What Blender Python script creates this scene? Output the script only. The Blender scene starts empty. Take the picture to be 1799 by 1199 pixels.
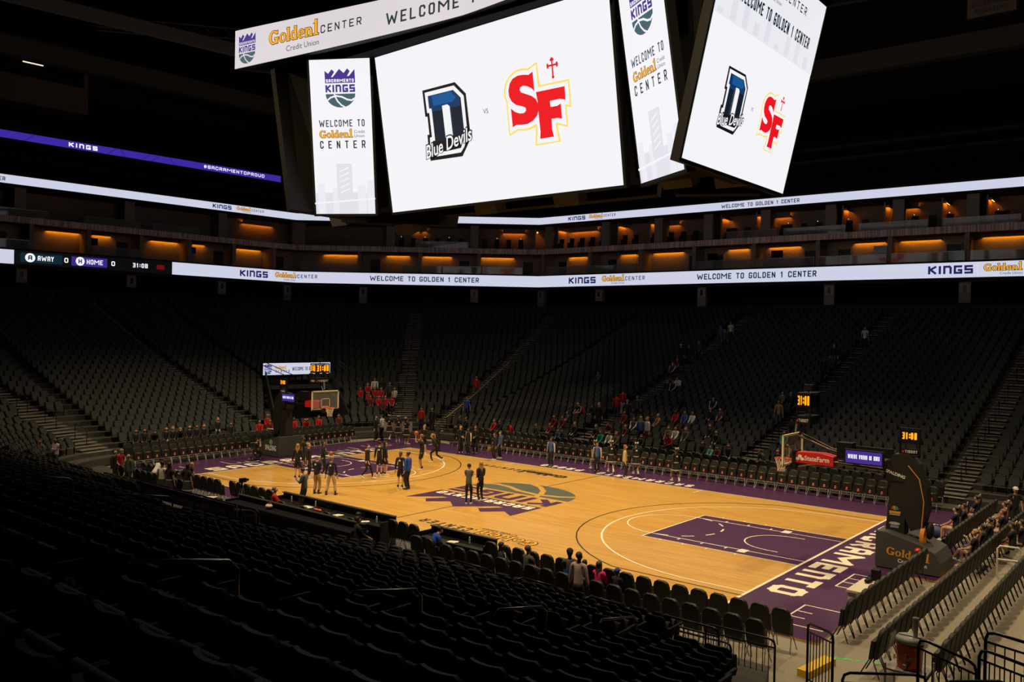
import bpy, bmesh, math, random
from mathutils import Vector, Matrix, Quaternion
from mathutils.geometry import tessellate_polygon
import numpy as np
random.seed(7)
SC = bpy.context.scene
COL = SC.collection
R = math.radians
# ------------------------------------------------------------------ camera
CX, CY, CZ = 24.50165575, -29.36670378, 7.26361939
YAW, PIT, ROL, FOC = -0.692395048, -0.00783371928, 0.0195837516, 1489.60185
_fw = Vector((math.cos(PIT)*math.sin(YAW), math.cos(PIT)*math.cos(YAW), math.sin(PIT)))
_r0 = Vector((math.cos(YAW), -math.sin(YAW), 0)); _u0 = _r0.cross(_fw)
_r = math.cos(ROL)*_r0 + math.sin(ROL)*_u0; _u = -math.sin(ROL)*_r0 + math.cos(ROL)*_u0
cam_d = bpy.data.cameras.new('camera'); cam = bpy.data.objects.new('camera', cam_d); COL.objects.link(cam)
cam_d.sensor_width = 36.0; cam_d.lens = FOC/1799*36.0; cam_d.clip_end = 400
cam.matrix_world = Matrix(((_r.x, _u.x, -_fw.x, CX), (_r.y, _u.y, -_fw.y, CY), (_r.z, _u.z, -_fw.z, CZ), (0, 0, 0, 1)))
SC.camera = cam
def proj(X):
    d = Vector(X) - Vector((CX, CY, CZ)); z = d.dot(_fw)
    if z < .3: return None
    return 899.5 + FOC*d.dot(_r)/z, 599.5 - FOC*d.dot(_u)/z
# ------------------------------------------------------------------ world, exposure, arena lights
SC.view_settings.view_transform = 'Standard'; SC.view_settings.look = 'None'
SC.view_settings.exposure = 0.0; SC.view_settings.gamma = 1.0; SC.view_settings.use_curve_mapping = False
w = bpy.data.worlds.new('world'); SC.world = w; w.use_nodes = True
w.node_tree.nodes['Background'].inputs[0].default_value = (0.02, 0.018, 0.015, 1)
w.node_tree.nodes['Background'].inputs[1].default_value = 0.02
COURT_POWER = 14500
COURT_LIGHT = (1.0, 0.75, 0.42)
SPOTS = [(x, y) for y in (-15.5, 15.5) for x in (-15, -5, 5, 15)]
for (x, y) in SPOTS:
    ld = bpy.data.lights.new('court_light', 'SPOT'); ld.energy = COURT_POWER; ld.color = COURT_LIGHT
    ld.spot_size = R(84); ld.spot_blend = 1.0; ld.shadow_soft_size = 0.5
    lo = bpy.data.objects.new('court_light', ld); COL.objects.link(lo); lo.location = (x, y, 27.4)
    lo.rotation_euler = (Vector((x*.95, -y*.05, 0)) - Vector((x, y, 27.4))).to_track_quat('-Z', 'Y').to_euler()
for (x, y) in ((25.5, -6), (25.5, 6)):
    ld = bpy.data.lights.new('end_light', 'SPOT'); ld.energy = 9000; ld.color = COURT_LIGHT
    ld.spot_size = R(46); ld.spot_blend = 1.0; ld.shadow_soft_size = 0.5
    lo = bpy.data.objects.new('end_light', ld); COL.objects.link(lo); lo.location = (x, y, 27.4)
    lo.rotation_euler = (Vector((21, y*.9, 0)) - Vector((x, y, 27.4))).to_track_quat('-Z', 'Y').to_euler()
SPOTS = SPOTS + [(25.5, -6), (25.5, 6)]
# ------------------------------------------------------------------ helpers
def s2l(c):
    return tuple(((v/255)/12.92 if v/255 <= .04045 else (((v/255)+.055)/1.055)**2.4) for v in c)
_M = {}
def mat(name, col, rough=.6, metal=0, emis=0, spec=.5, coat=0, noise=0, nscale=8, alpha=1):
    if name in _M: return _M[name]
    m = bpy.data.materials.new(name); m.use_nodes = True; nt = m.node_tree; b = nt.nodes['Principled BSDF']
    c = (*col, 1)
    b.inputs['Base Color'].default_value = c; b.inputs['Roughness'].default_value = rough
    b.inputs['Metallic'].default_value = metal; b.inputs['Specular IOR Level'].default_value = spec
    if coat: b.inputs['Coat Weight'].default_value = coat; b.inputs['Coat Roughness'].default_value = .12
    if emis:
        b.inputs['Emission Color'].default_value = c; b.inputs['Emission Strength'].default_value = emis
        b.inputs['Base Color'].default_value = (.01, .01, .01, 1)
    if alpha < 1: b.inputs['Alpha'].default_value = alpha
    if noise:
        tc = nt.nodes.new('ShaderNodeTexCoord'); n = nt.nodes.new('ShaderNodeTexNoise'); n.inputs['Scale'].default_value = nscale
        n.inputs['Detail'].default_value = 4
        rp = nt.nodes.new('ShaderNodeMix'); rp.data_type = 'RGBA'
        rp.inputs[6].default_value = (*[v*(1-noise) for v in col], 1); rp.inputs[7].default_value = (*[min(1, v*(1+noise)) for v in col], 1)
        nt.links.new(tc.outputs['Object'], n.inputs['Vector']); nt.links.new(n.outputs['Fac'], rp.inputs[0])
        nt.links.new(rp.outputs[2], b.inputs['Base Color'])
    _M[name] = m; return m
def emat(name, rgb, k=1.0):
    return mat(name, s2l(rgb), .5, 0, k)
class MB:
    def __init__(s): s.v = []; s.f = []; s.m = []; s.sm = []; s.cur = 0; s.smooth = False
    def face(s, pts):
        n = len(s.v); s.v += [tuple(p) for p in pts]; s.f.append(tuple(range(n, n+len(pts)))); s.m.append(s.cur); s.sm.append(s.smooth)
    def grid(s, rows, close=False):
        n = len(s.v); w_ = len(rows[0])
        for r in rows: s.v += [tuple(p) for p in r]
        for i in range(len(rows)-1):
            for j in range(w_ if close else w_-1):
                a = n+i*w_+j; b = n+i*w_+(j+1) % w_
                s.f.append((a, b, b+w_, a+w_)); s.m.append(s.cur); s.sm.append(s.smooth)
    def box(s, c, d, rz=0, M=None):
        x, y, z = d[0]/2, d[1]/2, d[2]/2
        P = [Vector((i*x, j*y, k*z)) for k in (-1, 1) for j in (-1, 1) for i in (-1, 1)]
        if M is None: M = Matrix.Rotation(rz, 3, 'Z')
        n = len(s.v); s.v += [tuple(M @ p + Vector(c)) for p in P]
        for q in ((0, 2, 3, 1), (4, 5, 7, 6), (0, 1, 5, 4), (2, 6, 7, 3), (0, 4, 6, 2), (1, 3, 7, 5)):
            s.f.append(tuple(n+i for i in q)); s.m.append(s.cur); s.sm.append(False)
    def hexa(s, P):
        n = len(s.v); s.v += [tuple(p) for p in P]
        for q in ((0, 3, 2, 1), (4, 5, 6, 7), (0, 1, 5, 4), (1, 2, 6, 5), (2, 3, 7, 6), (3, 0, 4, 7)):
            s.f.append(tuple(n+i for i in q)); s.m.append(s.cur); s.sm.append(False)
    def prism(s, prof, ax, a, b):
        # prof: 2-D outline; ax 'x','y' or 'z' extrusion from a to b
        def P(p, t): return {'x': (t, p[0], p[1]), 'y': (p[0], t, p[1]), 'z': (p[0], p[1], t)}[ax]
        k = len(prof); n = len(s.v)
        s.v += [P(p, a) for p in prof] + [P(p, b) for p in prof]
        for i in range(k): s.f.append((n+i, n+(i+1) % k, n+k+(i+1) % k, n+k+i)); s.m.append(s.cur); s.sm.append(False)
        tri = tessellate_polygon([[Vector((p[0], p[1], 0)) for p in prof]])
        for t in tri:
            s.f.append(tuple(n+i for i in t)); s.m.append(s.cur); s.sm.append(False)
            s.f.append(tuple(n+k+i for i in reversed(t))); s.m.append(s.cur); s.sm.append(False)
    def tube(s, path, r, n=6, closed=False, cap=True):
        path = [Vector(p) for p in path]; rows = []; sm = s.smooth; s.smooth = True; N = len(path)
        up = None
        for i, p in enumerate(path):
            if closed: t = path[(i+1) % N]-path[i-1]
            else: t = path[min(i+1, N-1)]-path[max(i-1, 0)]
            t.normalize()
            if up is None: up = Vector((0, 0, 1)) if abs(t.z) < .9 else Vector((1, 0, 0))
            a = t.cross(up).normalized(); b = a.cross(t); up = b
            rr = r[i] if isinstance(r, (list, tuple)) else r
            rows.append([p + (a*math.cos(2*math.pi*j/n) + b*math.sin(2*math.pi*j/n))*rr for j in range(n)])
        if closed: rows.append(rows[0])
        s.grid(rows, True); s.smooth = sm
        if cap and not closed:
            s.face(list(reversed(rows[0]))); s.face(rows[-1])
    def ball(s, c, r, n=10, m=7, sc=(1, 1, 1)):
        sm = s.smooth; s.smooth = True
        rows = [[(c[0]+r*sc[0]*math.sin(math.pi*i/m)*math.cos(2*math.pi*j/n), c[1]+r*sc[1]*math.sin(math.pi*i/m)*math.sin(2*math.pi*j/n), c[2]+r*sc[2]*math.cos(math.pi*i/m)) for j in range(n)] for i in range(m+1)]
        s.grid(rows, True); s.smooth = sm
    def lathe(s, prof, c=(0, 0, 0), n=14):
        sm = s.smooth; s.smooth = True
        s.grid([[(c[0]+r*math.cos(2*math.pi*j/n), c[1]+r*math.sin(2*math.pi*j/n), c[2]+z) for j in range(n)] for r, z in prof], True); s.smooth = sm
    def mesh(s, name, mats):
        me = bpy.data.meshes.new(name); me.from_pydata(s.v, [], s.f)
        for m in mats: me.materials.append(m)
        me.polygons.foreach_set('material_index', s.m); me.polygons.foreach_set('use_smooth', s.sm); me.update(); return me
    def build(s, name, mats, parent=None, loc=None):
        if not isinstance(mats, (list, tuple)): mats = [mats]
        o = bpy.data.objects.new(name, s.mesh(name, mats)); COL.objects.link(o)
        if parent: o.parent = parent
        if loc: o.location = loc
        return o
def tag(o, label=None, cat=None, group=None, kind=None):
    if label: o['label'] = label
    if cat: o['category'] = cat
    if group: o['group'] = group
    if kind: o['kind'] = kind
    return o
def thing(name, label, cat, loc=(0, 0, 0), rz=0, group=None):
    o = bpy.data.objects.new(name, None); COL.objects.link(o); o.location = loc; o.rotation_euler = (0, 0, rz); o.empty_display_size = .1
    return tag(o, label, cat, group)
def inst(name, me, parent=None, loc=None, rz=None, mats=None):
    o = bpy.data.objects.new(name, me); COL.objects.link(o)
    if parent: o.parent = parent
    if loc: o.location = loc
    if rz is not None: o.rotation_euler = (0, 0, rz)
    if mats:
        for i, m in enumerate(mats):
            o.material_slots[i].link = 'OBJECT'; o.material_slots[i].material = m
    return o
def dup(root, loc, rz, label=None, group=None):
    r = root.copy(); COL.objects.link(r); r.location = loc; r.rotation_euler = (0, 0, rz)
    if label: r['label'] = label
    if group: r['group'] = group
    for ch in root.children:
        c = ch.copy(); COL.objects.link(c); c.parent = r
        for g in ch.children:
            d = g.copy(); COL.objects.link(d); d.parent = c
    return r
# ------------------------------------------------------------------ flat lettering and marks
GL = {
 'A': [[(0, 0), (0, .8), (.2, 1), (.8, 1), (1, .8), (1, 0)], [(0, .42), (1, .42)]],
 'B': [[(0, 0), (0, 1), (.8, 1), (1, .85), (1, .65), (.8, .52), (0, .52)], [(.8, .52), (1, .4), (1, .15), (.8, 0), (0, 0)]],
 'C': [[(1, .75), (1, .85), (.8, 1), (.2, 1), (0, .85), (0, .15), (.2, 0), (.8, 0), (1, .15), (1, .25)]],
 'D': [[(0, 0), (0, 1), (.75, 1), (1, .8), (1, .2), (.75, 0), (0, 0)]],
 'E': [[(1, 1), (0, 1), (0, 0), (1, 0)], [(0, .5), (.8, .5)]],
 'F': [[(1, 1), (0, 1), (0, 0)], [(0, .5), (.8, .5)]],
 'G': [[(1, .82), (1, .88), (.85, 1), (.15, 1), (0, .88), (0, .12), (.15, 0), (.85, 0), (1, .12), (1, .44), (.6, .44)]],
 'g': [[(1, 1), (0, 1), (0, 0), (1, 0), (1, .42), (.62, .42)]],
 's': [[(1, 1), (0, 1), (0, .5), (1, .5), (1, 0), (0, 0)]],
 'H': [[(0, 0), (0, 1)], [(1, 0), (1, 1)], [(0, .5), (1, .5)]],
 'I': [[(.5, 0), (.5, 1)]],
 'K': [[(0, 0), (0, 1)], [(0, .48), (1, 1)], [(.25, .55), (1, 0)]],
 'L': [[(0, 1), (0, 0), (1, 0)]],
 'M': [[(0, 0), (0, 1), (.5, .45), (1, 1), (1, 0)]],
 'N': [[(0, 0), (0, 1), (1, 0), (1, 1)]],
 'n': [[(0, 0), (0, 1), (.8, 1), (1, .8), (1, 0)]],
 'O': [[(.2, 0), (0, .15), (0, .85), (.2, 1), (.8, 1), (1, .85), (1, .15), (.8, 0), (.2, 0)]],
 'P': [[(0, 0), (0, 1), (.8, 1), (1, .85), (1, .6), (.8, .45), (0, .45)]],
 'R': [[(0, 0), (0, 1), (.8, 1), (1, .85), (1, .6), (.8, .45), (0, .45)], [(.5, .45), (1, 0)]],
 'S': [[(1, .8), (1, .88), (.85, 1), (.15, 1), (0, .88), (0, .62), (.15, .5), (.85, .5), (1, .38), (1, .12), (.85, 0), (.15, 0), (0, .12), (0, .2)]],
 'T': [[(0, 1), (1, 1)], [(.5, 1), (.5, 0)]],
 'U': [[(0, 1), (0, .15), (.2, 0), (.8, 0), (1, .15), (1, 1)]],
 'V': [[(0, 1), (.5, 0), (1, 1)]],
 'W': [[(0, 1), (.22, 0), (.5, .7), (.78, 0), (1, 1)]],
 'Y': [[(0, 1), (.5, .5), (1, 1)], [(.5, .5), (.5, 0)]],
 '0': [[(.2, 0), (0, .15), (0, .85), (.2, 1), (.8, 1), (1, .85), (1, .15), (.8, 0), (.2, 0)]],
 '1': [[(.2, .8), (.6, 1), (.6, 0)]],
 '3': [[(0, 1), (1, 1), (1, 0), (0, 0)], [(.2, .5), (1, .5)]],
 '8': [[(0, 0), (0, 1), (1, 1), (1, 0), (0, 0)], [(0, .5), (1, .5)]],
 ':': [[(.5, .2), (.5, .3)], [(.5, .7), (.5, .8)]],
 '#': [[(.25, 0), (.35, 1)], [(.65, 0), (.75, 1)], [(0, .33), (1, .33)], [(0, .67), (1, .67)]],
}
GW = {'I': .25, 'M': 1.25, 'W': 1.35, '1': .55, ':': .3, ' ': .55}
class Dec:
    """flat marks in a 2-D frame, later laid on a surface; every mark keeps a layer so that it sits just above the one below"""
    def __init__(s): s.P = []
    def poly(s, pts, m, ly=1): s.P.append(([tuple(p) for p in pts], m, ly))
    def rect(s, x0, y0, x1, y1, m, ly=1): s.poly([(x0, y0), (x1, y0), (x1, y1), (x0, y1)], m, ly)
    def stroke(s, pts, t, m, ly=1, ext=True):
        for (a, b) in zip(pts[:-1], pts[1:]):
            a = Vector(a); b = Vector(b); d = (b-a)
            if d.length < 1e-6: continue
            d.normalize(); n = Vector((-d.y, d.x))*t/2; e = d*t*(.42 if ext else 0)
            s.poly([a-e-n, b+e-n, b+e+n, a-e+n], m, ly)
    def ring(s, cx, cy, rx, ry, tx, ty, m, ly=1, a0=0, a1=360, n=28):
        k = max(3, int(n*abs(a1-a0)/360))
        for i in range(k):
            A = R(a0+(a1-a0)*i/k); B = R(a0+(a1-a0)*(i+1)/k)
            s.poly([(cx+rx*math.cos(A), cy+ry*math.sin(A)), (cx+rx*math.cos(B), cy+ry*math.sin(B)),
                    (cx+(rx-tx)*math.cos(B), cy+(ry-ty)*math.sin(B)), (cx+(rx-tx)*math.cos(A), cy+(ry-ty)*math.sin(A))], m, ly)
    def disc(s, cx, cy, rx, ry, m, ly=1, n=28):
        s.poly([(cx+rx*math.cos(2*math.pi*i/n), cy+ry*math.sin(2*math.pi*i/n)) for i in range(n)], m, ly)
    def text(s, st, x0, x1, y0, y1, m, ly=1, t=.16, gap=.32, shear=0):
        ws = [GW.get(c, .72) for c in st]; tot = sum(ws)+gap*(len(st)-1); k = (x1-x0)/tot; H = y1-y0; th = t*H; x = x0
        for c, wd in zip(st, ws):
            W = wd*k
            if t >= .22: c = {'S': 's', 'G': 'g'}.get(c, c)
            for pl in GL.get(c, []):
                Q = []
                for (u, v) in pl:
                    px = x+th/2+u*max(W-th, .01); py = y0+th/2+v*(H-th)
                    if c == 'I': px = x+W/2
                    Q.append((px+shear*(py-y0), py))
                s.stroke(Q, th, m, ly)
            x += W+gap*k
    def put(s, D, ox, oy, kx, ky=None, rot=0, mm=None, dly=0):
        ky = kx if ky is None else ky; c, q = math.cos(rot), math.sin(rot)
        for pts, m, ly in D.P:
            s.P.append(([(ox+kx*(c*x-q*y), oy+ky*(q*x+c*y)) for x, y in pts], mm.get(m, m) if mm else m, ly+dly))
    def lay(s, mb, f, mi, step=.004):
        for k, (pts, m, ly) in enumerate(s.P):
            mb.cur = mi[m]; h = ly*step+(k % 12)*.00006
            if len(pts) == 4: mb.face([f(x, y, h) for x, y in pts]); continue
            for t in tessellate_polygon([[Vector((x, y, 0)) for x, y in pts]]):
                mb.face([f(*pts[i], h) for i in t])
_fc = {}
def fonttext(D, st, x0, x1, y0, m, ly=1, h=None, bold=0, shear=0, y1=None):
    """running text in the built-in typeface, fitted to a width"""
    key = (st, bold, shear)
    if key not in _fc:
        cu = bpy.data.curves.new('lettering', 'FONT'); cu.body = st; cu.offset = bold; cu.shear = shear; cu.resolution_u = 3
        o = bpy.data.objects.new('lettering', cu); COL.objects.link(o)
        bpy.context.view_layer.update(); dg = bpy.context.evaluated_depsgraph_get()
        me = bpy.data.meshes.new_from_object(o.evaluated_get(dg))
        V = [(v.co.x, v.co.y) for v in me.vertices]; F = [tuple(p.vertices) for p in me.polygons]
        bpy.data.objects.remove(o); bpy.data.curves.remove(cu); bpy.data.meshes.remove(me)
        _fc[key] = (V, F)
    V, F = _fc[key]
    xa = min(v[0] for v in V); xb = max(v[0] for v in V); ya = min(v[1] for v in V); yb = max(v[1] for v in V)
    kx = (x1-x0)/(xb-xa); ky = kx if y1 is None else (y1-y0)/(yb-ya)
    for f in F: D.poly([(x0+(V[i][0]-xa)*kx, y0+(V[i][1]-ya)*ky) for i in f], m, ly)
def golden(D, x0, y0, h, m_fill, m_out=None, ly=1, g=.07):
    """the slab-serif word 'Golden1'; h = x-height, returns the width"""
    def parts(grow):
        E = Dec(); G = grow
        def ring(cx, cy, rx, ry, tx, ty, a0=0, a1=360): E.ring(cx, cy, rx+G, ry+G, min(tx+2*G, rx+G), min(ty+2*G, ry+G), 'f', 0, a0, a1, 24)
        def rc(a, b, c, d): E.rect(a-G, b-G, c+G, d+G, 'f', 0)
        x = 0
        ring(.68, .72, .68, .76, .34, .18, 38, 350); rc(.8, .5, 1.42, .66); rc(1.02, 0, 1.32, .6); rc(1.1, 1.05, 1.3, 1.42); x = 1.55   # G
        ring(x+.5, .5, .5, .52, .27, .15); x += 1.1                                                                                    # o
        rc(x+.1, 0, x+.4, 1.5); rc(x, 0, x+.5, .14); rc(x, 1.36, x+.3, 1.5); x += .58                                                   # l
        ring(x+.45, .5, .45, .52, .26, .15); rc(x+.6, 0, x+.9, 1.5); rc(x+.5, 1.36, x+.8, 1.5); rc(x+.8, 0, x+1.02, .14); x += 1.1       # d
        ring(x+.48, .5, .48, .52, .26, .15, 0, 320); rc(x+.2, .43, x+.9, .57); x += 1.03                                                # e
        rc(x+.1, 0, x+.38, 1); rc(x, 0, x+.48, .14); rc(x, .86, x+.3, 1); ring(x+.6, .55, .42, .47, .28, .18, 0, 150); rc(x+.74, 0, x+1.02, .56); rc(x+.66, 0, x+1.1, .14); x += 1.2   # n
        rc(x+.22, 0, x+.56, 1.75); rc(x, 0, x+.78, .16); E.poly([(x-.02-G, 1.36-G), (x+.3, 1.4-G), (x+.3, 1.75+G), (x+.22, 1.75+G)], 'f', 0); x += .85
        return E, x
    if m_out:
        E, W = parts(g)
        for p, m, l in E.P: D.poly([(x0+a*h, y0+b*h) for a, b in p], m_out, ly)
    E, W = parts(0)
    for p, m, l in E.P: D.poly([(x0+a*h, y0+b*h) for a, b in p], m_fill, ly+1)
    return W*h
GOLD_W = 7.41
def kings_logo(pu='purple', gr='gray', wh='white', ln=None):
    """crown-and-ball crest in a unit square, top up"""
    D = Dec(); ln = ln or wh
    Y = lambda v: .6-v*1.2
    cr = [(197, 197), (245, 232), (290, 180), (325, 212), (280, 272), (303, 272), (390, 178), (447, 228), (495, 175), (527, 207), (490, 265), (513, 265), (590, 185), (592, 345), (200, 345)]
    D.poly([((x-197)/395-.5, .6-(y-175)/465*1.2) for x, y in cr], pu, 1)
    D.text('SACRAMENTO', -.46, .46, Y(.345), Y(.262), wh, 2, .24, .25)
    D.text('KIngs', -.49, .49, Y(.60), Y(.405), pu, 1, .25, .16)
    D.poly([(-.49, Y(.64)), (.49, Y(.64))] + [(.49*math.cos(R(a)), Y(.64)-.42*math.sin(R(a))) for a in range(10, 180, 10)], gr, 1)
    D.stroke([(-.2, Y(.635)), (-.17, Y(.72)), (-.1, Y(.83)), (.02, Y(.93)), (.14, Y(.985))], .045, ln, 2)
    D.stroke([(-.44, Y(.80)), (-.33, Y(.73)), (-.15, Y(.69)), (.05, Y(.72)), (.22, Y(.79)), (.36, Y(.81)), (.47, Y(.76))], .05, ln, 2)
    return D

LOGO = {
 'Dout': [(-0.2787,0.1223),(-0.1228,0.1236),(-0.0786,0.08),(-0.0762,-0.0528),(-0.0751,-0.0605),(-0.0968,-0.0877),(-0.122,-0.1169),(-0.2752,-0.1141),(-0.2785,-0.0695),(-0.2771,-0.0263),(-0.2674,-0.0263),(-0.2671,0.0338),(-0.2777,0.0347)],
 'Dwh': [(-0.268,0.1134),(-0.1285,0.1139),(-0.0886,0.0747),(-0.0889,-0.0522),(-0.1092,-0.0873),(-0.127,-0.1035),(-0.242,-0.1032),(-0.2682,-0.0669),(-0.266,-0.037),(-0.2554,-0.0359),(-0.2561,0.0446),(-0.2663,0.0454)],
 'Din': [(-0.2537,0.1),(-0.1333,0.1004),(-0.1026,0.0712),(-0.1015,-0.0517),(-0.1239,-0.0891),(-0.1755,-0.0911),(-0.2505,-0.0903),(-0.2519,-0.0495),(-0.2413,-0.0497),(-0.2418,0.057),(-0.2536,0.059)],
 'Dct': [(-0.1898,0.0582),(-0.1645,0.0588),(-0.155,0.0516),(-0.1538,-0.0428),(-0.1605,-0.0482),(-0.1882,-0.0481)],
 'SFy': [(0.085,0.0614),(0.0939,0.0832),(0.1115,0.1006),(0.1365,0.1125),(0.1644,0.1142),(0.1874,0.1097),(0.2256,0.1228),(0.2279,0.0534),(0.3399,0.0517),(0.3405,-0.0284),(0.3223,-0.0248),(0.3223,-0.0839),(0.2827,-0.0723),(0.2844,-0.0863),(0.2897,-0.1227),(0.1906,-0.1229),(0.1977,-0.081),(0.1977,-0.0669),(0.1766,-0.0715),(0.1526,-0.0717),(0.1257,-0.0677),(0.0897,-0.0813),(0.0898,0.0267),(0.0837,0.0408)],
 'SFw': [(0.0911,0.0603),(0.1005,0.0807),(0.1158,0.0959),(0.1389,0.1069),(0.164,0.1085),(0.189,0.1041),(0.2214,0.1161),(0.221,0.0484),(0.335,0.0467),(0.3352,-0.0226),(0.3173,-0.0176),(0.3171,-0.0776),(0.277,-0.0647),(0.2777,-0.0878),(0.2833,-0.1193),(0.1975,-0.1182),(0.2049,-0.0821),(0.2036,-0.0569),(0.1778,-0.0652),(0.1536,-0.0667),(0.1249,-0.0629),(0.0948,-0.0736),(0.0956,0.0257),(0.0904,0.0422)],
 'S': [(0.2068,0.0971),(0.2068,0.0384),(0.1977,0.0488),(0.1809,0.0582),(0.1647,0.0625),(0.1531,0.0595),(0.1497,0.0524),(0.1543,0.0439),(0.1764,0.0349),(0.1951,0.0265),(0.2097,0.0151),(0.2169,-0.0001),(0.2175,-0.0179),(0.2088,-0.0343),(0.1914,-0.0468),(0.1698,-0.0532),(0.146,-0.0526),(0.1251,-0.0494),(0.1079,-0.0552),(0.1073,0.0029),(0.123,-0.0101),(0.1407,-0.0174),(0.1576,-0.0188),(0.1672,-0.0135),(0.1672,-0.0045),(0.158,0.0009),(0.1304,0.0099),(0.1137,0.0226),(0.1047,0.0397),(0.1041,0.058),(0.1115,0.0774),(0.1252,0.0903),(0.1471,0.0959),(0.1709,0.0944),(0.1888,0.0905)],
 'F': [(0.2128,0.0352),(0.3224,0.0341),(0.3218,-0.0048),(0.3016,0.0009),(0.263,0.0008),(0.2637,-0.0168),(0.2887,-0.0177),(0.3033,-0.0127),(0.303,-0.0573),(0.2872,-0.0526),(0.2638,-0.0521),(0.2624,-0.083),(0.2671,-0.1051),(0.2134,-0.1045),(0.2169,-0.0839),(0.2159,-0.0265),(0.2164,-0.0025),(0.2161,0.0102)],
}

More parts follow.
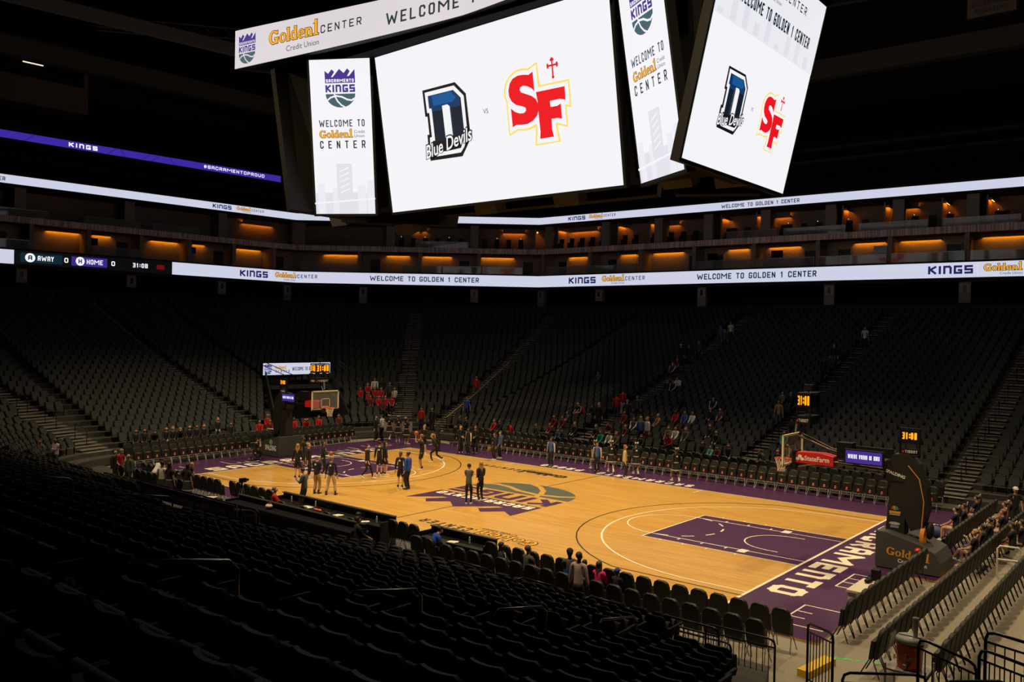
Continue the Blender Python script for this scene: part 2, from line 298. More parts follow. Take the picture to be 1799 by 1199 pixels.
PEOPLE_TXT = """G|-9.84|-4.17|0.00|stand|40|K|long|K|shorts|long|blond|2|player in black with long blonde ponytail, back to camera beside the far key
G|-9.75|-3.60|0.00|stand|-60|K|long|K|tights|bun|blond|2|player in black with blonde bun looking right past tan-trousered men
G|-9.92|-2.57|0.00|holdball|-50|K|long|K|tights|long|dark|3|player in black with dark hair, white chest mark on her sleeve, behind tan-trousered men
G|-12.06|-2.23|0.00|stand|-50|K|short|K|shorts|bun|dark|4|player in black half hidden behind the blonde players left of the key
G|-6.14|-5.84|0.00|hipsfront|20|N|long|Y|pants|bald|gray|2|balding man in navy top and tan trousers holding his hands in front
G|-5.49|-5.56|0.00|wide|35|N|long|y|pants|short|gray|2|man in navy top and pale khaki trousers standing with feet apart
G|-3.66|-8.35|0.00|phone|110|g|long|K|pants|short|dark|2|man in grey zip jacket looking down at his phone by the press table
G|-7.51|-1.74|0.00|walk|-70|K|long|K|tights|bun|dark|2|player in black leggings striding right at the edge of the far key
G|-7.86|-0.65|0.00|stand|35|K|long|K|shorts|bun|dark|2|player in black with her back turned, nearer of a pair at the key
G|-7.81|-0.35|0.00|stand|-20|K|long|K|shorts|long|dark|2|player in black with dark hair, farther of a pair at the key
G|-4.48|-2.35|0.00|stand|30|K|long|K|shorts|pony|brown|2|person in black shorts beside the woman in blue, white mark on back
G|-4.13|-2.20|0.00|stand|100|B|long|K|pants|bun|dark|3|woman in blue long-sleeved shirt and black trousers with her hair in a bun
G|-7.67|2.15|0.00|shoot|120|K|short|K|shorts|bun|dark|3|player in black raising a basketball on the three-point line
G|-11.99|6.56|0.00|holdball|200|K|long|K|shorts|bun|blond|2|blonde player in black holding a basketball at her waist near the far corner
G|-9.12|4.68|0.00|run|120|K|long|K|tights|pony|blond|2|player in black with long blonde ponytail stepping left with bent knees
G|0.16|-2.71|0.00|armscross|35|g|long|K|tights|bun|dark|2|person in dark green sweater, back turned, on the purple crown of the logo
G|0.11|-1.89|0.00|hipsfront|75|K|long|K|tights|long|blond|2|woman in black with long blonde hair standing on the centre logo
G|-17.76|8.98|0.00|walk|30|K|short|K|skirt|bow|dark|2|cheerleader in black skirt and white bow, leftmost of three by the tunnel wall
G|-16.95|9.00|0.00|stand|60|K|short|K|skirt|bow|dark|3|cheerleader in black skirt and white bow, middle of three by the tunnel wall
G|-15.74|8.63|0.00|stand|0|K|short|K|skirt|bow|dark|3|cheerleader in black skirt and white bow, rightmost of three by the tunnel wall
G|-18.15|8.08|0.00|stand|-70|K|long|K|pants|short|dark|2|man in black suit standing at the corner of the courtside chairs by the tunnel
G|-18.30|8.81|0.00|hipsfront|100|W|long|K|pants|short|dark|2|person in white and blue top next to the man in black at the tunnel
G|-12.16|7.84|0.00|armscross|20|N|long|K|pants|long|dark|3|person in blue jacket with dark hair in front of the far courtside chairs
G|-10.53|8.15|0.00|hipsfront|-100|K|long|K|pants|short|brown|2|brown-haired person in black holding a pale blue cloth by the far chairs
G|-9.86|8.18|0.00|stand|170|K|long|K|pants|short|dark|4|youth in black tracksuit with white sleeve stripe by the far chairs
G|-9.74|8.66|0.00|hipsfront|200|K|long|K|pants|long|dark|3|person in black jacket holding hands to the chest by the far chairs
G|-7.28|7.60|0.00|stand|150|N|long|K|pants|short|dark|3|youth in navy tracksuit carrying a brown bag along the far sideline
G|-7.49|8.35|0.00|stand|150|b|long|K|pants|long|brown|2|youth in blue jacket just behind the one carrying the brown bag
G|-3.63|8.14|0.00|stand|180|b|long|K|pants|short|dark|4|boy in blue jacket with pale sleeve on the letters PROUD
G|-0.74|8.39|0.00|stand|185|b|long|K|pants|short|dark|3|boy in blue jacket with pale sleeve walking before the cheerleaders
G|-1.28|8.92|0.00|walk|60|K|short|K|skirt|bow|dark|3|cheerleader with white bow hidden behind the boy in blue jacket
G|-0.02|8.62|0.00|walk|45|K|long|K|skirt|bow|dark|2|cheerleader in black with white bow just left of the woman in cream
G|1.36|7.77|0.00|stand|-60|c|long|K|tights|long|ginger|2|woman in loose cream blouse and black trousers with wavy ginger hair
G|1.30|8.97|0.00|walk|40|K|long|K|skirt|bow|dark|3|cheerleader in black with white bow just right of the woman in cream
G|3.82|8.64|0.00|walk|50|K|long|K|skirt|bow|dark|4|cheerleader in black with white bow walking alone on the sideline letters
H|-16.44|-2.20|0.00|crouch|-30|K|short|K|pants|short|dark|2|photographer in black kneeling on the left baseline beside the basket stand
H|-13.70|-11.04|0.00|lookdown|-70|R|short|Y|pants|short|gray|2|grey-haired man in red polo shirt and tan trousers behind the purple banner
H|-12.06|-11.41|0.00|stand|190|g|long|K|pants|bald|brown|2|man in grey shirt facing the man in red polo
H|-13.61|-11.35|0.00|stand|-60|K|long|K|pants|short|dark|2|person in dark clothes half hidden behind the man in red polo
H|-19.35|-11.52|0.00|armscross|200|L|long|K|pants|bald|dark|4|man in pink shirt with folded arms in front of the steel steps
H|-19.41|-12.20|0.00|stand|200|g|long|K|pants|short|dark|3|person in dark grey beside the man in pink with folded arms
H|-10.96|-10.82|0.00|bend|30|W|short|K|pants|short|dark|3|person in white and black bending over behind the purple banner rail
H|-9.00|-11.53|0.00|stand|20|W|short|K|skirt|bun|dark|3|person in black and white uniform nearest the left chairs by the rail
H|-8.53|-11.46|0.00|stand|10|K|short|K|skirt|long|dark|2|person in black with a white hip band behind the rail
H|-9.63|-10.35|0.00|bend|-60|K|short|K|skirt|long|blond|2|person with long blonde hair leaning over behind the rail
H|-7.77|-11.08|0.00|stand|0|K|short|K|skirt|long|dark|3|person in black with white band across the back by the left court corner
H|-2.73|-10.39|0.00|sit|-35|R|long|K|pants|short|gray|2|grey-haired person in red jacket seated at the press table
H|2.44|-11.09|0.00|sitlean|-50|K|long|K|pants|long|dark|4|woman in black with dark hair leaning at the press table
H|3.48|-11.57|0.00|sit|-20|K|long|K|pants|short|dark|3|man in black seen from behind at the end of the press table
H|5.92|-10.72|0.00|sitlean|-20|B|long|K|pants|short|dark|2|man in bright blue hooded top bent over at the small table
H|8.96|-10.90|0.00|sit|-60|K|long|K|pants|short|dark|4|man in dark suit seated courtside looking right
H|9.74|-10.67|0.00|sit|-10|g|short|K|pants|short|brown|2|man in grey t-shirt with crossed legs seated courtside
H|10.82|-10.17|0.00|sit|40|g|long|B|pants|cap|dark|2|man in grey and blue jacket wearing a black cap turned left
H|12.08|-11.54|0.00|stand|10|L|long|K|pants|short|dark|4|man in pale pink shirt standing in the aisle of the near chairs
H|11.32|-10.16|0.00|sit|0|K|long|K|pants|short|dark|3|child with dark hair seated in front of the man in pale pink
H|11.93|-10.36|0.00|sit|0|P|long|K|pants|long|brown|2|girl in bright pink top with long brown hair seated courtside
H|12.46|-10.31|0.00|sit|0|N|long|K|pants|bluecap|dark|3|small child in a blue cap seated courtside
F|-8.02|14.24|0.83|sit|185|M|long|K|pants|long|dark|2|woman in maroon sweater seated in the far stand behind a white paper
F|-7.73|13.40|0.60|sit|185|M|long|K|pants|long|brown|2|child in maroon seated in front of the woman in maroon sweater
F|-7.37|14.24|0.83|sit|185|M|long|K|pants|short|dark|3|person in maroon jacket left of the grey t-shirt
F|-7.59|15.08|1.06|sit|150|g|short|K|pants|short|brown|2|person in grey t-shirt turned to the left in the far stand
F|-6.45|12.56|0.38|sit|185|b|long|D|pants|short|dark|2|child in pale blue jacket in the front rows behind courtside chairs
F|-6.13|12.56|0.38|sit|170|K|long|K|pants|long|dark|3|person in black beside the child in pale blue jacket
F|-5.82|13.40|0.60|sit|180|K|long|K|pants|long|blond|2|blonde woman in black jacket and pink top beside the lower stairs
F|-8.16|12.56|0.38|sit|180|K|long|D|pants|short|dark|3|person in dark top seated alone left of the maroon group
F|-7.95|16.76|1.54|sit|170|K|short|K|pants|short|brown|2|person in black raising a hand beside the red and white jacket
F|-7.41|16.76|1.54|sitlean|120|R|long|K|pants|short|dark|2|person in red jacket with white piping leaning left
F|-6.84|16.76|1.54|sit|180|K|long|K|pants|cap|dark|2|person in black cap seated beside the stair with blonde stander
F|-5.72|15.92|1.30|aislestand|180|K|long|K|pants|long|blond|2|blonde person in black standing on the stairs
F|-5.47|17.60|1.79|aislestand|30|R|long|D|pants|short|dark|3|person in red hooded top climbing the stairs, left of two
F|-5.54|18.44|2.04|aislestand|30|R|long|W|pants|short|dark|2|person in red hooded top and pale grey trousers climbing the stairs
F|-4.15|16.76|1.54|aislestand|20|N|long|N|pants|short|gray|2|grey-haired person in navy jacket on the stairs below the red hooded tops
F|-3.91|17.60|1.79|aislestand|180|k|long|K|pants|short|dark|3|person in dark grey standing beside the stairs above the maroon group
F|-3.34|12.56|0.38|sit|180|T|long|K|pants|short|dark|3|person in teal sweatshirt seated in the second row of the far stand
F|-2.72|12.56|0.38|sit|180|W|long|K|pants|short|dark|3|person in white top between teal sweatshirt and olive jacket
F|-2.25|12.56|0.38|sit|170|O|long|K|pants|long|blond|2|blonde woman in olive jacket next to the person in white
F|-4.23|13.40|0.60|sit|180|K|long|K|pants|short|brown|2|person in dark clothes left of the teal sweatshirt
F|-3.71|14.24|0.83|sitlean|180|M|long|K|pants|short|dark|2|person in maroon hooded top bent forward by the stairs
F|-3.80|15.92|1.30|sit|180|M|long|K|pants|long|dark|3|person in dark maroon, higher of the two behind the raglan shirt
F|-2.68|14.24|0.83|sit|180|M|long|W|pants|short|blond|2|child in maroon with pale bag just left of the raglan shirt
F|-2.59|15.08|1.06|sit|180|g|short|K|pants|short|dark|3|man in grey shirt with long white sleeves|raglan
F|-1.62|14.24|0.83|aislestand|20|b|long|K|pants|long|blond|2|long-haired person in blue sweater standing with back turned
F|-1.16|14.24|0.83|aislestand|150|W|long|M|pants|long|blond|2|long blonde-haired person in white sweater standing in the far stand
F|-1.83|15.92|1.30|sit|180|K|long|K|pants|short|dark|4|person in black seated behind the white sweater
F|-1.43|15.92|1.30|sit|160|Y|long|K|pants|short|blond|2|person in tan coat seated behind the white sweater
F|-0.68|16.76|1.54|sit|180|R|long|K|pants|short|dark|4|large man in bright red jacket in the far stand
F|-0.06|16.76|1.54|sit|180|b|long|K|pants|short|dark|3|person in blue top right of the bright red jacket
F|0.45|16.76|1.54|sit|170|W|long|K|pants|long|dark|3|person in black and white jacket stretching an arm over blue cloth
F|0.38|15.08|1.06|sit|180|K|long|K|pants|short|dark|4|child in dark top below the bright red jacket
F|0.25|14.24|0.83|sit|180|O|long|K|pants|short|brown|2|person in olive top two rows below the bright red jacket
F|0.71|14.24|0.83|sit|180|W|long|K|pants|long|dark|2|person in pale grey jacket with straight black hair
F|1.35|14.24|0.83|sit|180|g|long|K|pants|long|blond|2|curly blonde person in grey top
F|0.85|13.40|0.60|sitlean|180|R|long|K|pants|short|dark|4|person in dark red hooded top at the front of the far stand
F|-1.19|12.56|0.38|sit|180|K|long|K|pants|long|dark|3|child in black right of the olive jacket in the front row
F|-0.92|12.56|0.38|sit|180|k|long|K|pants|long|dark|3|child in grey-blue in the front row behind a cheerleader
F|-0.55|12.56|0.38|sit|180|K|long|K|pants|long|dark|3|person in black with long dark hair in the front row
F|-1.82|19.28|2.29|sit|180|K|long|K|pants|short|dark|4|person in black jacket seated alone midway up the far stand
F|3.28|12.56|0.38|sit|180|K|long|K|pants|long|dark|3|woman in black jacket over a peach top in the front row
F|3.74|12.56|0.38|sit|170|p|long|K|pants|short|dark|2|child in mint green top in the front row
F|4.14|12.56|0.38|sit|180|M|long|K|pants|short|dark|3|child in dark maroon right of the mint green top
F|4.76|12.56|0.38|sit|200|K|long|K|pants|short|dark|3|man in black turned left at the end of the front row
F|2.44|15.08|1.06|sit|180|K|long|K|pants|long|brown|2|woman in black with pale scarf two rows above the mint green top
F|3.25|14.24|0.83|sit|180|K|long|K|pants|short|dark|2|man in black beside the woman with pale scarf
F|0.54|19.28|2.29|sit|180|K|long|K|pants|long|dark|2|person in black with white sleeves above the maroon t-shirt man|white sleeves
F|1.19|17.60|1.79|sit|180|K|long|K|pants|short|brown|2|person in black next to the bald man in maroon t-shirt
F|1.82|17.60|1.79|sit|180|m|short|K|pants|bald|brown|2|bald man in dull maroon t-shirt in the far stand
F|4.28|20.96|2.81|sit|180|O|long|K|pants|short|brown|2|person in dull olive high beside the right-hand stairs
F|4.79|20.96|2.81|sit|180|N|long|K|pants|short|gray|2|grey-haired person in navy with red cup beside the right-hand stairs
F|5.09|18.44|2.04|aislestand|180|Y|long|D|pants|short|dark|3|man in tan-orange jacket standing by the right-hand stairs
F|6.77|12.56|0.38|sitlean|150|g|long|D|pants|short|brown|2|person in dark grey top seated on the bottom steps
F|7.47|12.56|0.38|sit|170|K|long|K|pants|long|dark|2|woman in black with dark hair behind the right-hand net
F|7.64|13.40|0.60|sit|180|O|long|K|pants|bald|dark|3|person in olive behind the right-hand backboard
F|6.78|15.08|1.06|sit|190|T|long|K|pants|short|dark|3|person in teal behind the top of the right-hand backboard
F|6.52|16.76|1.54|sit|190|K|long|K|pants|short|dark|4|person in black above the right-hand backboard
F|-6.32|27.68|5.05|aislestand|180|K|long|K|pants|whitecap|dark|3|person with white cap in the dark upper rows
F|-5.61|25.16|4.18|sit|180|k|long|K|pants|short|brown|2|person in grey in the upper rows above the white-sleeved jacket
F|-3.67|22.64|3.35|sitlean|180|W|long|K|pants|short|dark|3|person in white-sleeved jacket in the upper rows
F|-4.14|21.80|3.08|sit|180|K|long|K|pants|short|brown|3|person in black leftmost below the upper stairs
F|-3.68|21.80|3.08|sit|180|K|long|K|pants|short|dark|3|person in black just left of the white-sleeved jacket
F|-5.29|28.52|5.35|aislestand|180|k|long|K|pants|short|dark|3|person in dark grey standing on the upper stairs
F|-5.16|31.88|6.58|aislestand|180|b|long|D|pants|short|dark|3|person in blue standing near the top of the stairs
F|-4.41|31.04|6.27|aislestand|180|k|long|K|pants|short|dark|3|person in dark clothes beside the blue one near the top of the stairs
F|-4.75|32.72|6.90|aislestand|180|W|short|K|pants|short|dark|3|person in white shirt at the top of the stairs
F|-5.70|26.00|4.47|sit|180|M|short|K|pants|short|brown|3|person in dull red in the dark upper rows
F|-5.65|27.68|5.05|aislestand|180|K|long|K|pants|short|dark|3|person in black right of the white cap in the upper rows
F|-10.34|22.64|3.35|sit|180|g|long|K|pants|short|dark|3|person in grey seated alone in the empty middle of the far stand
F|4.74|28.52|5.35|aislestand|180|K|long|D|pants|short|ginger|2|red-haired person in black on the dark right-hand stairs
F|5.69|31.88|6.58|aislestand|180|W|short|K|pants|short|dark|3|person in white shirt high on the right-hand stairs
F|4.97|26.00|4.47|aislestand|180|K|long|K|pants|short|dark|4|person in black below the red-haired one on the right-hand stairs
C|-24.53|12.13|1.79|sit|242|R|long|K|pants|short|dark|3|person in red at the left end of the corner fans' back row
C|-24.91|13.17|2.04|sit|238|R|long|K|pants|short|brown|2|person in red, second from the left in the corner fans' back row
C|-23.97|13.09|1.79|sit|236|R|long|K|pants|short|dark|3|person in red, third from the left in the corner fans' back row
C|-23.70|13.47|1.79|sit|233|R|long|K|pants|long|dark|2|person in red, fourth from the left in the corner fans' back row
C|-24.62|13.62|2.04|aislestand|236|W|long|K|pants|short|dark|3|person with pale sleeve standing behind the red corner fans
C|-24.31|14.05|2.04|aislestand|233|K|long|K|pants|short|dark|4|person in black standing behind the red corner fans
C|-23.31|13.96|1.79|aislestand|230|k|long|K|pants|short|dark|3|person in grey standing by the corner stairs
C|-23.07|14.24|1.79|sit|228|W|short|K|pants|long|dark|2|person in white top seated next to the corner stairs
C|-23.57|12.14|1.54|sit|240|R|long|K|pants|short|dark|3|person in red, leftmost in the corner fans' middle row
C|-22.54|12.20|1.30|sit|236|R|long|K|pants|long|dark|2|person in red with dark hair in the corner fans' lower middle
C|-22.25|12.60|1.30|sit|232|R|long|K|pants|long|brown|2|brown-haired person in red in the corner fans' lower middle
C|-21.95|12.96|1.30|sit|229|R|short|K|pants|short|dark|3|person in red at the right end beside the corner stairs
C|-22.86|11.69|1.30|sit|240|M|long|K|pants|short|dark|3|person in dark red at the lower left of the corner fans
C|-21.73|11.89|1.06|sit|234|M|long|K|pants|short|dark|4|person in dark red at the front of the corner fans
C|-18.88|18.79|2.29|aislestand|377|R|long|D|pants|short|gray|2|grey-haired person in red climbing the stairs left of the far stand
C|-16.36|15.03|1.06|aislestand|206|B|short|K|pants|short|dark|3|man in bright blue t-shirt walking down beside the yellow-edged handrail
C|-17.84|12.00|0.38|aislestand|207|R|long|K|pants|short|dark|3|person in red hooded top standing above the tunnel wall
C|-17.08|12.31|0.38|aislestand|198|K|long|K|pants|short|dark|3|person in black standing right of the red hooded top
C|-13.90|12.31|0.38|sit|162|K|long|K|pants|short|dark|3|person in black seated at the foot of the yellow-edged handrail
C|-14.64|12.49|0.38|sit|170|K|long|K|pants|long|dark|3|person in dark clothes seated left of the one at the handrail foot
F|-11.63|12.56|0.38|sit|170|R|long|K|pants|short|brown|2|person in red jacket seated in the front rows at left of the far stand
F|-11.17|12.56|0.38|sit|180|K|long|K|pants|short|dark|3|person in black right of the red jacket in the front rows
F|-10.02|12.56|0.38|sitlean|150|R|long|K|pants|short|dark|3|person in red sleeves leaning left with a white bag in the front rows
L|-21.50|2.05|0.60|sit|250|R|long|K|pants|headband|dark|3|person in red with white headband left of the far basket stand
L|-20.66|4.42|0.38|sitlean|230|R|long|K|pants|yellowband|dark|2|person in red with yellow headband behind the far basket
L|-20.66|5.39|0.38|sit|240|R|long|K|pants|short|dark|3|person in red right of the yellow headband
L|-20.66|0.91|0.38|sit|240|R|long|K|pants|short|dark|3|person in red leftmost by the white handrail
L|-20.66|1.65|0.38|sit|240|M|long|K|pants|short|dark|3|person in dark red below the white headband
L|-20.66|2.19|0.38|sit|250|M|long|K|pants|long|dark|3|person in dark red just left of the far basket stand
L|-20.66|3.43|0.38|sit|240|R|long|K|pants|short|dark|4|person in red just right of the far basket stand mast
L|-20.66|7.03|0.38|sit|240|M|long|K|pants|short|dark|3|person in dark red in the shadow right of the far basket
L|-20.66|-6.37|0.38|sit|240|K|long|K|pants|short|dark|3|person in black, second from the left of the seated row at left
L|-20.66|-5.82|0.38|sitlean|250|K|long|K|pants|short|dark|2|person in black, third from the left of the seated row at left
L|-20.66|-5.12|0.38|sit|240|K|long|D|pants|long|dark|2|person in black and jeans with dark hair, left of the two blondes
L|-20.66|-4.73|0.38|sit|240|K|long|D|pants|long|blond|2|blonde person in black and jeans, left of two blondes in the left row
L|-20.66|-4.27|0.38|sitlean|240|K|long|D|pants|long|blond|2|blonde person in black, right of two blondes in the left row
L|-20.66|-3.71|0.38|sit|240|K|long|K|pants|long|dark|2|person in black just right of the two blondes
L|-20.66|-3.27|0.38|sit|240|K|long|K|pants|short|dark|3|person in black between the blondes and the curly-haired one
L|-20.66|-2.82|0.38|sit|250|K|long|K|pants|long|ginger|2|curly ginger-haired person in black at the right of the left row
L|-21.50|-1.41|0.60|sit|240|N|long|D|pants|long|blond|2|long-haired person in navy beside the left-hand stairs
L|-20.66|-1.06|0.38|sit|240|K|long|K|pants|short|dark|3|person in black seated at the edge of the left-hand stairs
L|-20.66|-6.85|0.38|sit|240|K|long|K|pants|short|dark|3|person in black leftmost of the seated row at left
H|18.65|8.43|0.00|stand|200|K|short|K|pants|whitecap|dark|2|person in white cap and black t-shirt at the end of the right-hand chairs
H|17.37|4.68|0.00|sit|85|N|short|N|shorts|bow|dark|2|seated cheerleader in navy, front row, nearest the basket stand
H|17.47|5.50|0.00|sit|95|N|short|N|shorts|bow|dark|3|seated cheerleader in navy, front row, second from the basket stand
H|17.45|7.77|0.00|sit|80|N|short|N|shorts|bow|dark|2|seated cheerleader in navy at the far end of the front row
H|18.72|0.92|0.00|sitcross|85|K|short|N|shorts|bow|blond|2|seated cheerleader with crossed bare legs by the blue bag
H|18.75|1.96|0.00|sit|80|N|short|N|shorts|bow|dark|3|seated cheerleader second behind the one with crossed legs
H|18.70|3.35|0.00|sit|90|N|short|N|shorts|bow|dark|2|seated cheerleader third behind the one with crossed legs
H|18.75|5.36|0.00|sit|85|N|short|N|shorts|bow|ginger|2|ginger-haired seated cheerleader in the second row of right-hand chairs
H|18.52|7.16|0.00|sit|80|N|short|N|shorts|bow|brown|2|brown-haired seated cheerleader toward the far end of the second row
H|18.51|8.40|0.00|sit|85|N|short|N|shorts|bow|dark|2|seated cheerleader beside the person in white cap
H|19.43|3.02|0.00|sit|85|N|short|N|shorts|bow|dark|3|seated cheerleader in the third row next to the white handrail
H|19.58|3.77|0.00|sit|85|N|short|N|shorts|bow|dark|2|seated cheerleader in the third row at the picture's edge
"""
# ------------------------------------------------------------------ materials
K = mat('black_plastic', (.007, .007, .007), .6, spec=.2)
KM = mat('black_metal', (.012, .012, .013), .3, .3)
CHAIR = mat('black_vinyl', (.017, .017, .015), .5, noise=.25, nscale=20)
CHAIRD = mat('black_vinyl_back', (.010, .010, .009), .45)
SEATF = mat('charcoal_fabric', (.027, .031, .032), .85, noise=.2, nscale=30)
SEATP = mat('seat_shell', (.011, .011, .010), .6, spec=.15)
CHROME = mat('bright_metal', (.55, .55, .55), .2, 1)
STEEL = mat('grey_steel', (.30, .29, .27), .4, .6)
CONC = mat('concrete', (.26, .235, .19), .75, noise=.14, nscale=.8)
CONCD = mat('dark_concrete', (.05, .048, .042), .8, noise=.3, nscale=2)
STEP = mat('stair_tread', (.14, .13, .11), .7, noise=.2, nscale=5)
BLK = mat('black_paint', (.006, .006, .006), .7)
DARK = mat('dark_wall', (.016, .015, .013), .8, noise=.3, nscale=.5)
CREAM = mat('cream_paint', (.80, .74, .60), .45)
WHITE = mat('white_paint', (.8, .8, .78), .45)
PURP = mat('purple_paint', (.058, .017, .076), .38, spec=.3)
INK = mat('black_ink', (.01, .01, .01), .4)
GOLD = mat('gold_paint', (.75, .38, .01), .5)
GOLDD = mat('gold_print', (.62, .30, .012), .6); TAGC = mat('tag_yellow', (.42, .34, .10), .6)
GREEN_G = mat('grey_green_paint', (.09, .115, .085), .35, coat=.2)
REDP = mat('red_plastic', (.55, .012, .01), .45)
YEL = mat('yellow_paint', (.75, .48, .02), .6)
# emitting display colours
E_WH = emat('screen_white', (243, 243, 248)); E_RW = emat('ring_white', (218, 211, 216)); E_BW = emat('ribbon_white', (205, 208, 228))
E_PU = emat('screen_violet', (62, 38, 140)); E_RP = emat('ribbon_violet', (60, 40, 160)); E_KB = emat('screen_navy', (30, 28, 90))
E_IN = emat('screen_ink', (12, 12, 20)); E_SL = emat('screen_slate', (40, 62, 82)); E_GY = emat('screen_grey', (58, 92, 104)); E_LG = emat('screen_pale_grey', (224, 224, 233)); E_LL = emat('screen_paler_grey', (234, 234, 241))
E_GO = emat('screen_gold', (250, 172, 30)); E_RD = emat('screen_red', (236, 6, 28)); E_YE = emat('screen_yellow', (252, 222, 92)); E_BL = emat('screen_blue', (8, 84, 150)); E_B2 = emat('screen_deep_blue', (8, 52, 96)); E_B3 = emat('screen_blue_black', (8, 26, 44))
E_TE = emat('screen_dark_teal', (8, 40, 52)); E_DR = emat('screen_dark_red', (110, 8, 14)); E_BK = emat('screen_black', (6, 7, 10)); E_W = emat('screen_letter_white', (250, 250, 255))
E_AM = mat('amber_digits', s2l((255, 150, 20)), .5, 0, 1.6)
E_CO = mat('cove_amber', (1.0, .34, .012), .5, 0, 28)
E_TU = mat('tube_light', (1.0, .85, .6), .5, 0, 1.2)
SCREEN_MATS = [E_WH, E_RW, E_BW, E_PU, E_RP, E_KB, E_IN, E_SL, E_GY, E_LG, E_LL, E_GO, E_RD, E_YE, E_BL, E_B2, E_B3, E_TE, E_DR, E_BK, E_W, K]
SMI = {'wh': 0, 'rw': 1, 'bw': 2, 'pu': 3, 'rp': 4, 'kb': 5, 'ink': 6, 'sl': 7, 'gy': 8, 'lg': 9, 'll': 10, 'go': 11, 'rd': 12, 'ye': 13, 'bl': 14, 'b2': 15, 'b3': 16, 'te': 17, 'dr': 18, 'bk': 19, 'w': 20, 'k': 21}
def wood_mat():
    m = bpy.data.materials.new('maple_floor'); m.use_nodes = True; nt = m.node_tree; b = nt.nodes['Principled BSDF']
    tc = nt.nodes.new('ShaderNodeTexCoord'); mp = nt.nodes.new('ShaderNodeMapping'); mp.inputs['Scale'].default_value = (.45, 9, 1)
    n = nt.nodes.new('ShaderNodeTexNoise'); n.inputs['Scale'].default_value = 1; n.inputs['Detail'].default_value = 5; n.inputs['Roughness'].default_value = .65
    br = nt.nodes.new('ShaderNodeTexBrick'); br.inputs['Scale'].default_value = 1; br.inputs['Brick Width'].default_value = 1.9; br.inputs['Row Height'].default_value = .13
    br.inputs['Mortar Size'].default_value = 0; br.inputs['Color1'].default_value = (.70, .425, .095, 1); br.inputs['Color2'].default_value = (.60, .34, .065, 1)
    mx = nt.nodes.new('ShaderNodeMix'); mx.data_type = 'RGBA'; mx.blend_type = 'MULTIPLY'; mx.inputs[0].default_value = .55
    cr = nt.nodes.new('ShaderNodeValToRGB'); cr.color_ramp.elements[0].position = .3; cr.color_ramp.elements[0].color = (.62, .55, .42, 1); cr.color_ramp.elements[1].position = .7; cr.color_ramp.elements[1].color = (1.12, 1.08, 1.0, 1)
    L = nt.links.new
    L(tc.outputs['Object'], mp.inputs[0]); L(mp.outputs[0], n.inputs['Vector']); L(tc.outputs['Object'], br.inputs['Vector'])
    L(n.outputs['Fac'], cr.inputs[0]); L(br.outputs['Color'], mx.inputs[6]); L(cr.outputs[0], mx.inputs[7]); L(mx.outputs[2], b.inputs['Base Color'])
    b.inputs['Roughness'].default_value = .32; b.inputs['Coat Weight'].default_value = .3; b.inputs['Coat Roughness'].default_value = .12
    return m
WOOD = wood_mat()
def slat_mat():
    m = bpy.data.materials.new('vertical_slats'); m.use_nodes = True; nt = m.node_tree; b = nt.nodes['Principled BSDF']
    tc = nt.nodes.new('ShaderNodeTexCoord'); wv = nt.nodes.new('ShaderNodeTexNoise'); wv.inputs['Scale'].default_value = 5; wv.inputs['Detail'].default_value = 2
    mp = nt.nodes.new('ShaderNodeMapping'); mp.inputs['Scale'].default_value = (2, 2, .05)
    cr = nt.nodes.new('ShaderNodeValToRGB'); cr.color_ramp.elements[0].position = .4; cr.color_ramp.elements[0].color = (.36, .28, .28, 1); cr.color_ramp.elements[1].position = .6; cr.color_ramp.elements[1].color = (.80, .66, .66, 1)
    L = nt.links.new; L(tc.outputs['Object'], mp.inputs[0]); L(mp.outputs[0], wv.inputs['Vector']); L(wv.outputs['Fac'], cr.inputs[0]); L(cr.outputs[0], b.inputs['Base Color'])
    b.inputs['Roughness'].default_value = .6; return m
SLAT = slat_mat()
# ------------------------------------------------------------------ floor and stands
FT = .3048
b = MB(); b.box((0, 0, -.16), (90, 70, .2)); tag(b.build('floor', CONC), kind='structure')
rows = []; _z = .6
for k in range(36): rows.append((13.4+.84*k, _z)); _z += .23+.004*k
rows.insert(0, (12.56, .38)); NR = 30           # row -1 is the first riser; rows[k+1] is row k
def rowz(k): return rows[k+1][1]
A0X, A0Y, RC = -15.5, 7.4, 6.0
GAP = (-5.5, 6.2)
def in_tunnel(x, y, e=0):
    return -30.2 < x < -20.5 and abs(y-5.7-(-21.5-x)*.565) < 3.05-e
def xlim(y): return min(18.1+(abs(y)-14)*.376, 23.0)
def ring(o, n=14):
    """plan outline of one row at offset o: near side, left end, far side"""
    r = RC+o; P = []; yn = -(13.4+o)
    xr = xlim(yn); m = 44
    for i in range(m+1): P.append((xr+(A0X-xr)*i/m, yn))
    for i in range(1, n+1): a = R(270-90*i/n); P.append((A0X+r*math.cos(a), -A0Y+r*math.sin(a)))
    for i in range(1, 19): P.append((A0X-r, -A0Y+2*A0Y*i/18))
    for i in range(1, n+1): a = R(180-90*i/n); P.append((A0X+r*math.cos(a), A0Y+r*math.sin(a)))
    for i in range(1, 13): P.append((A0X+(24-A0X)*i/12, 13.4+o))
    return P
b = MB()
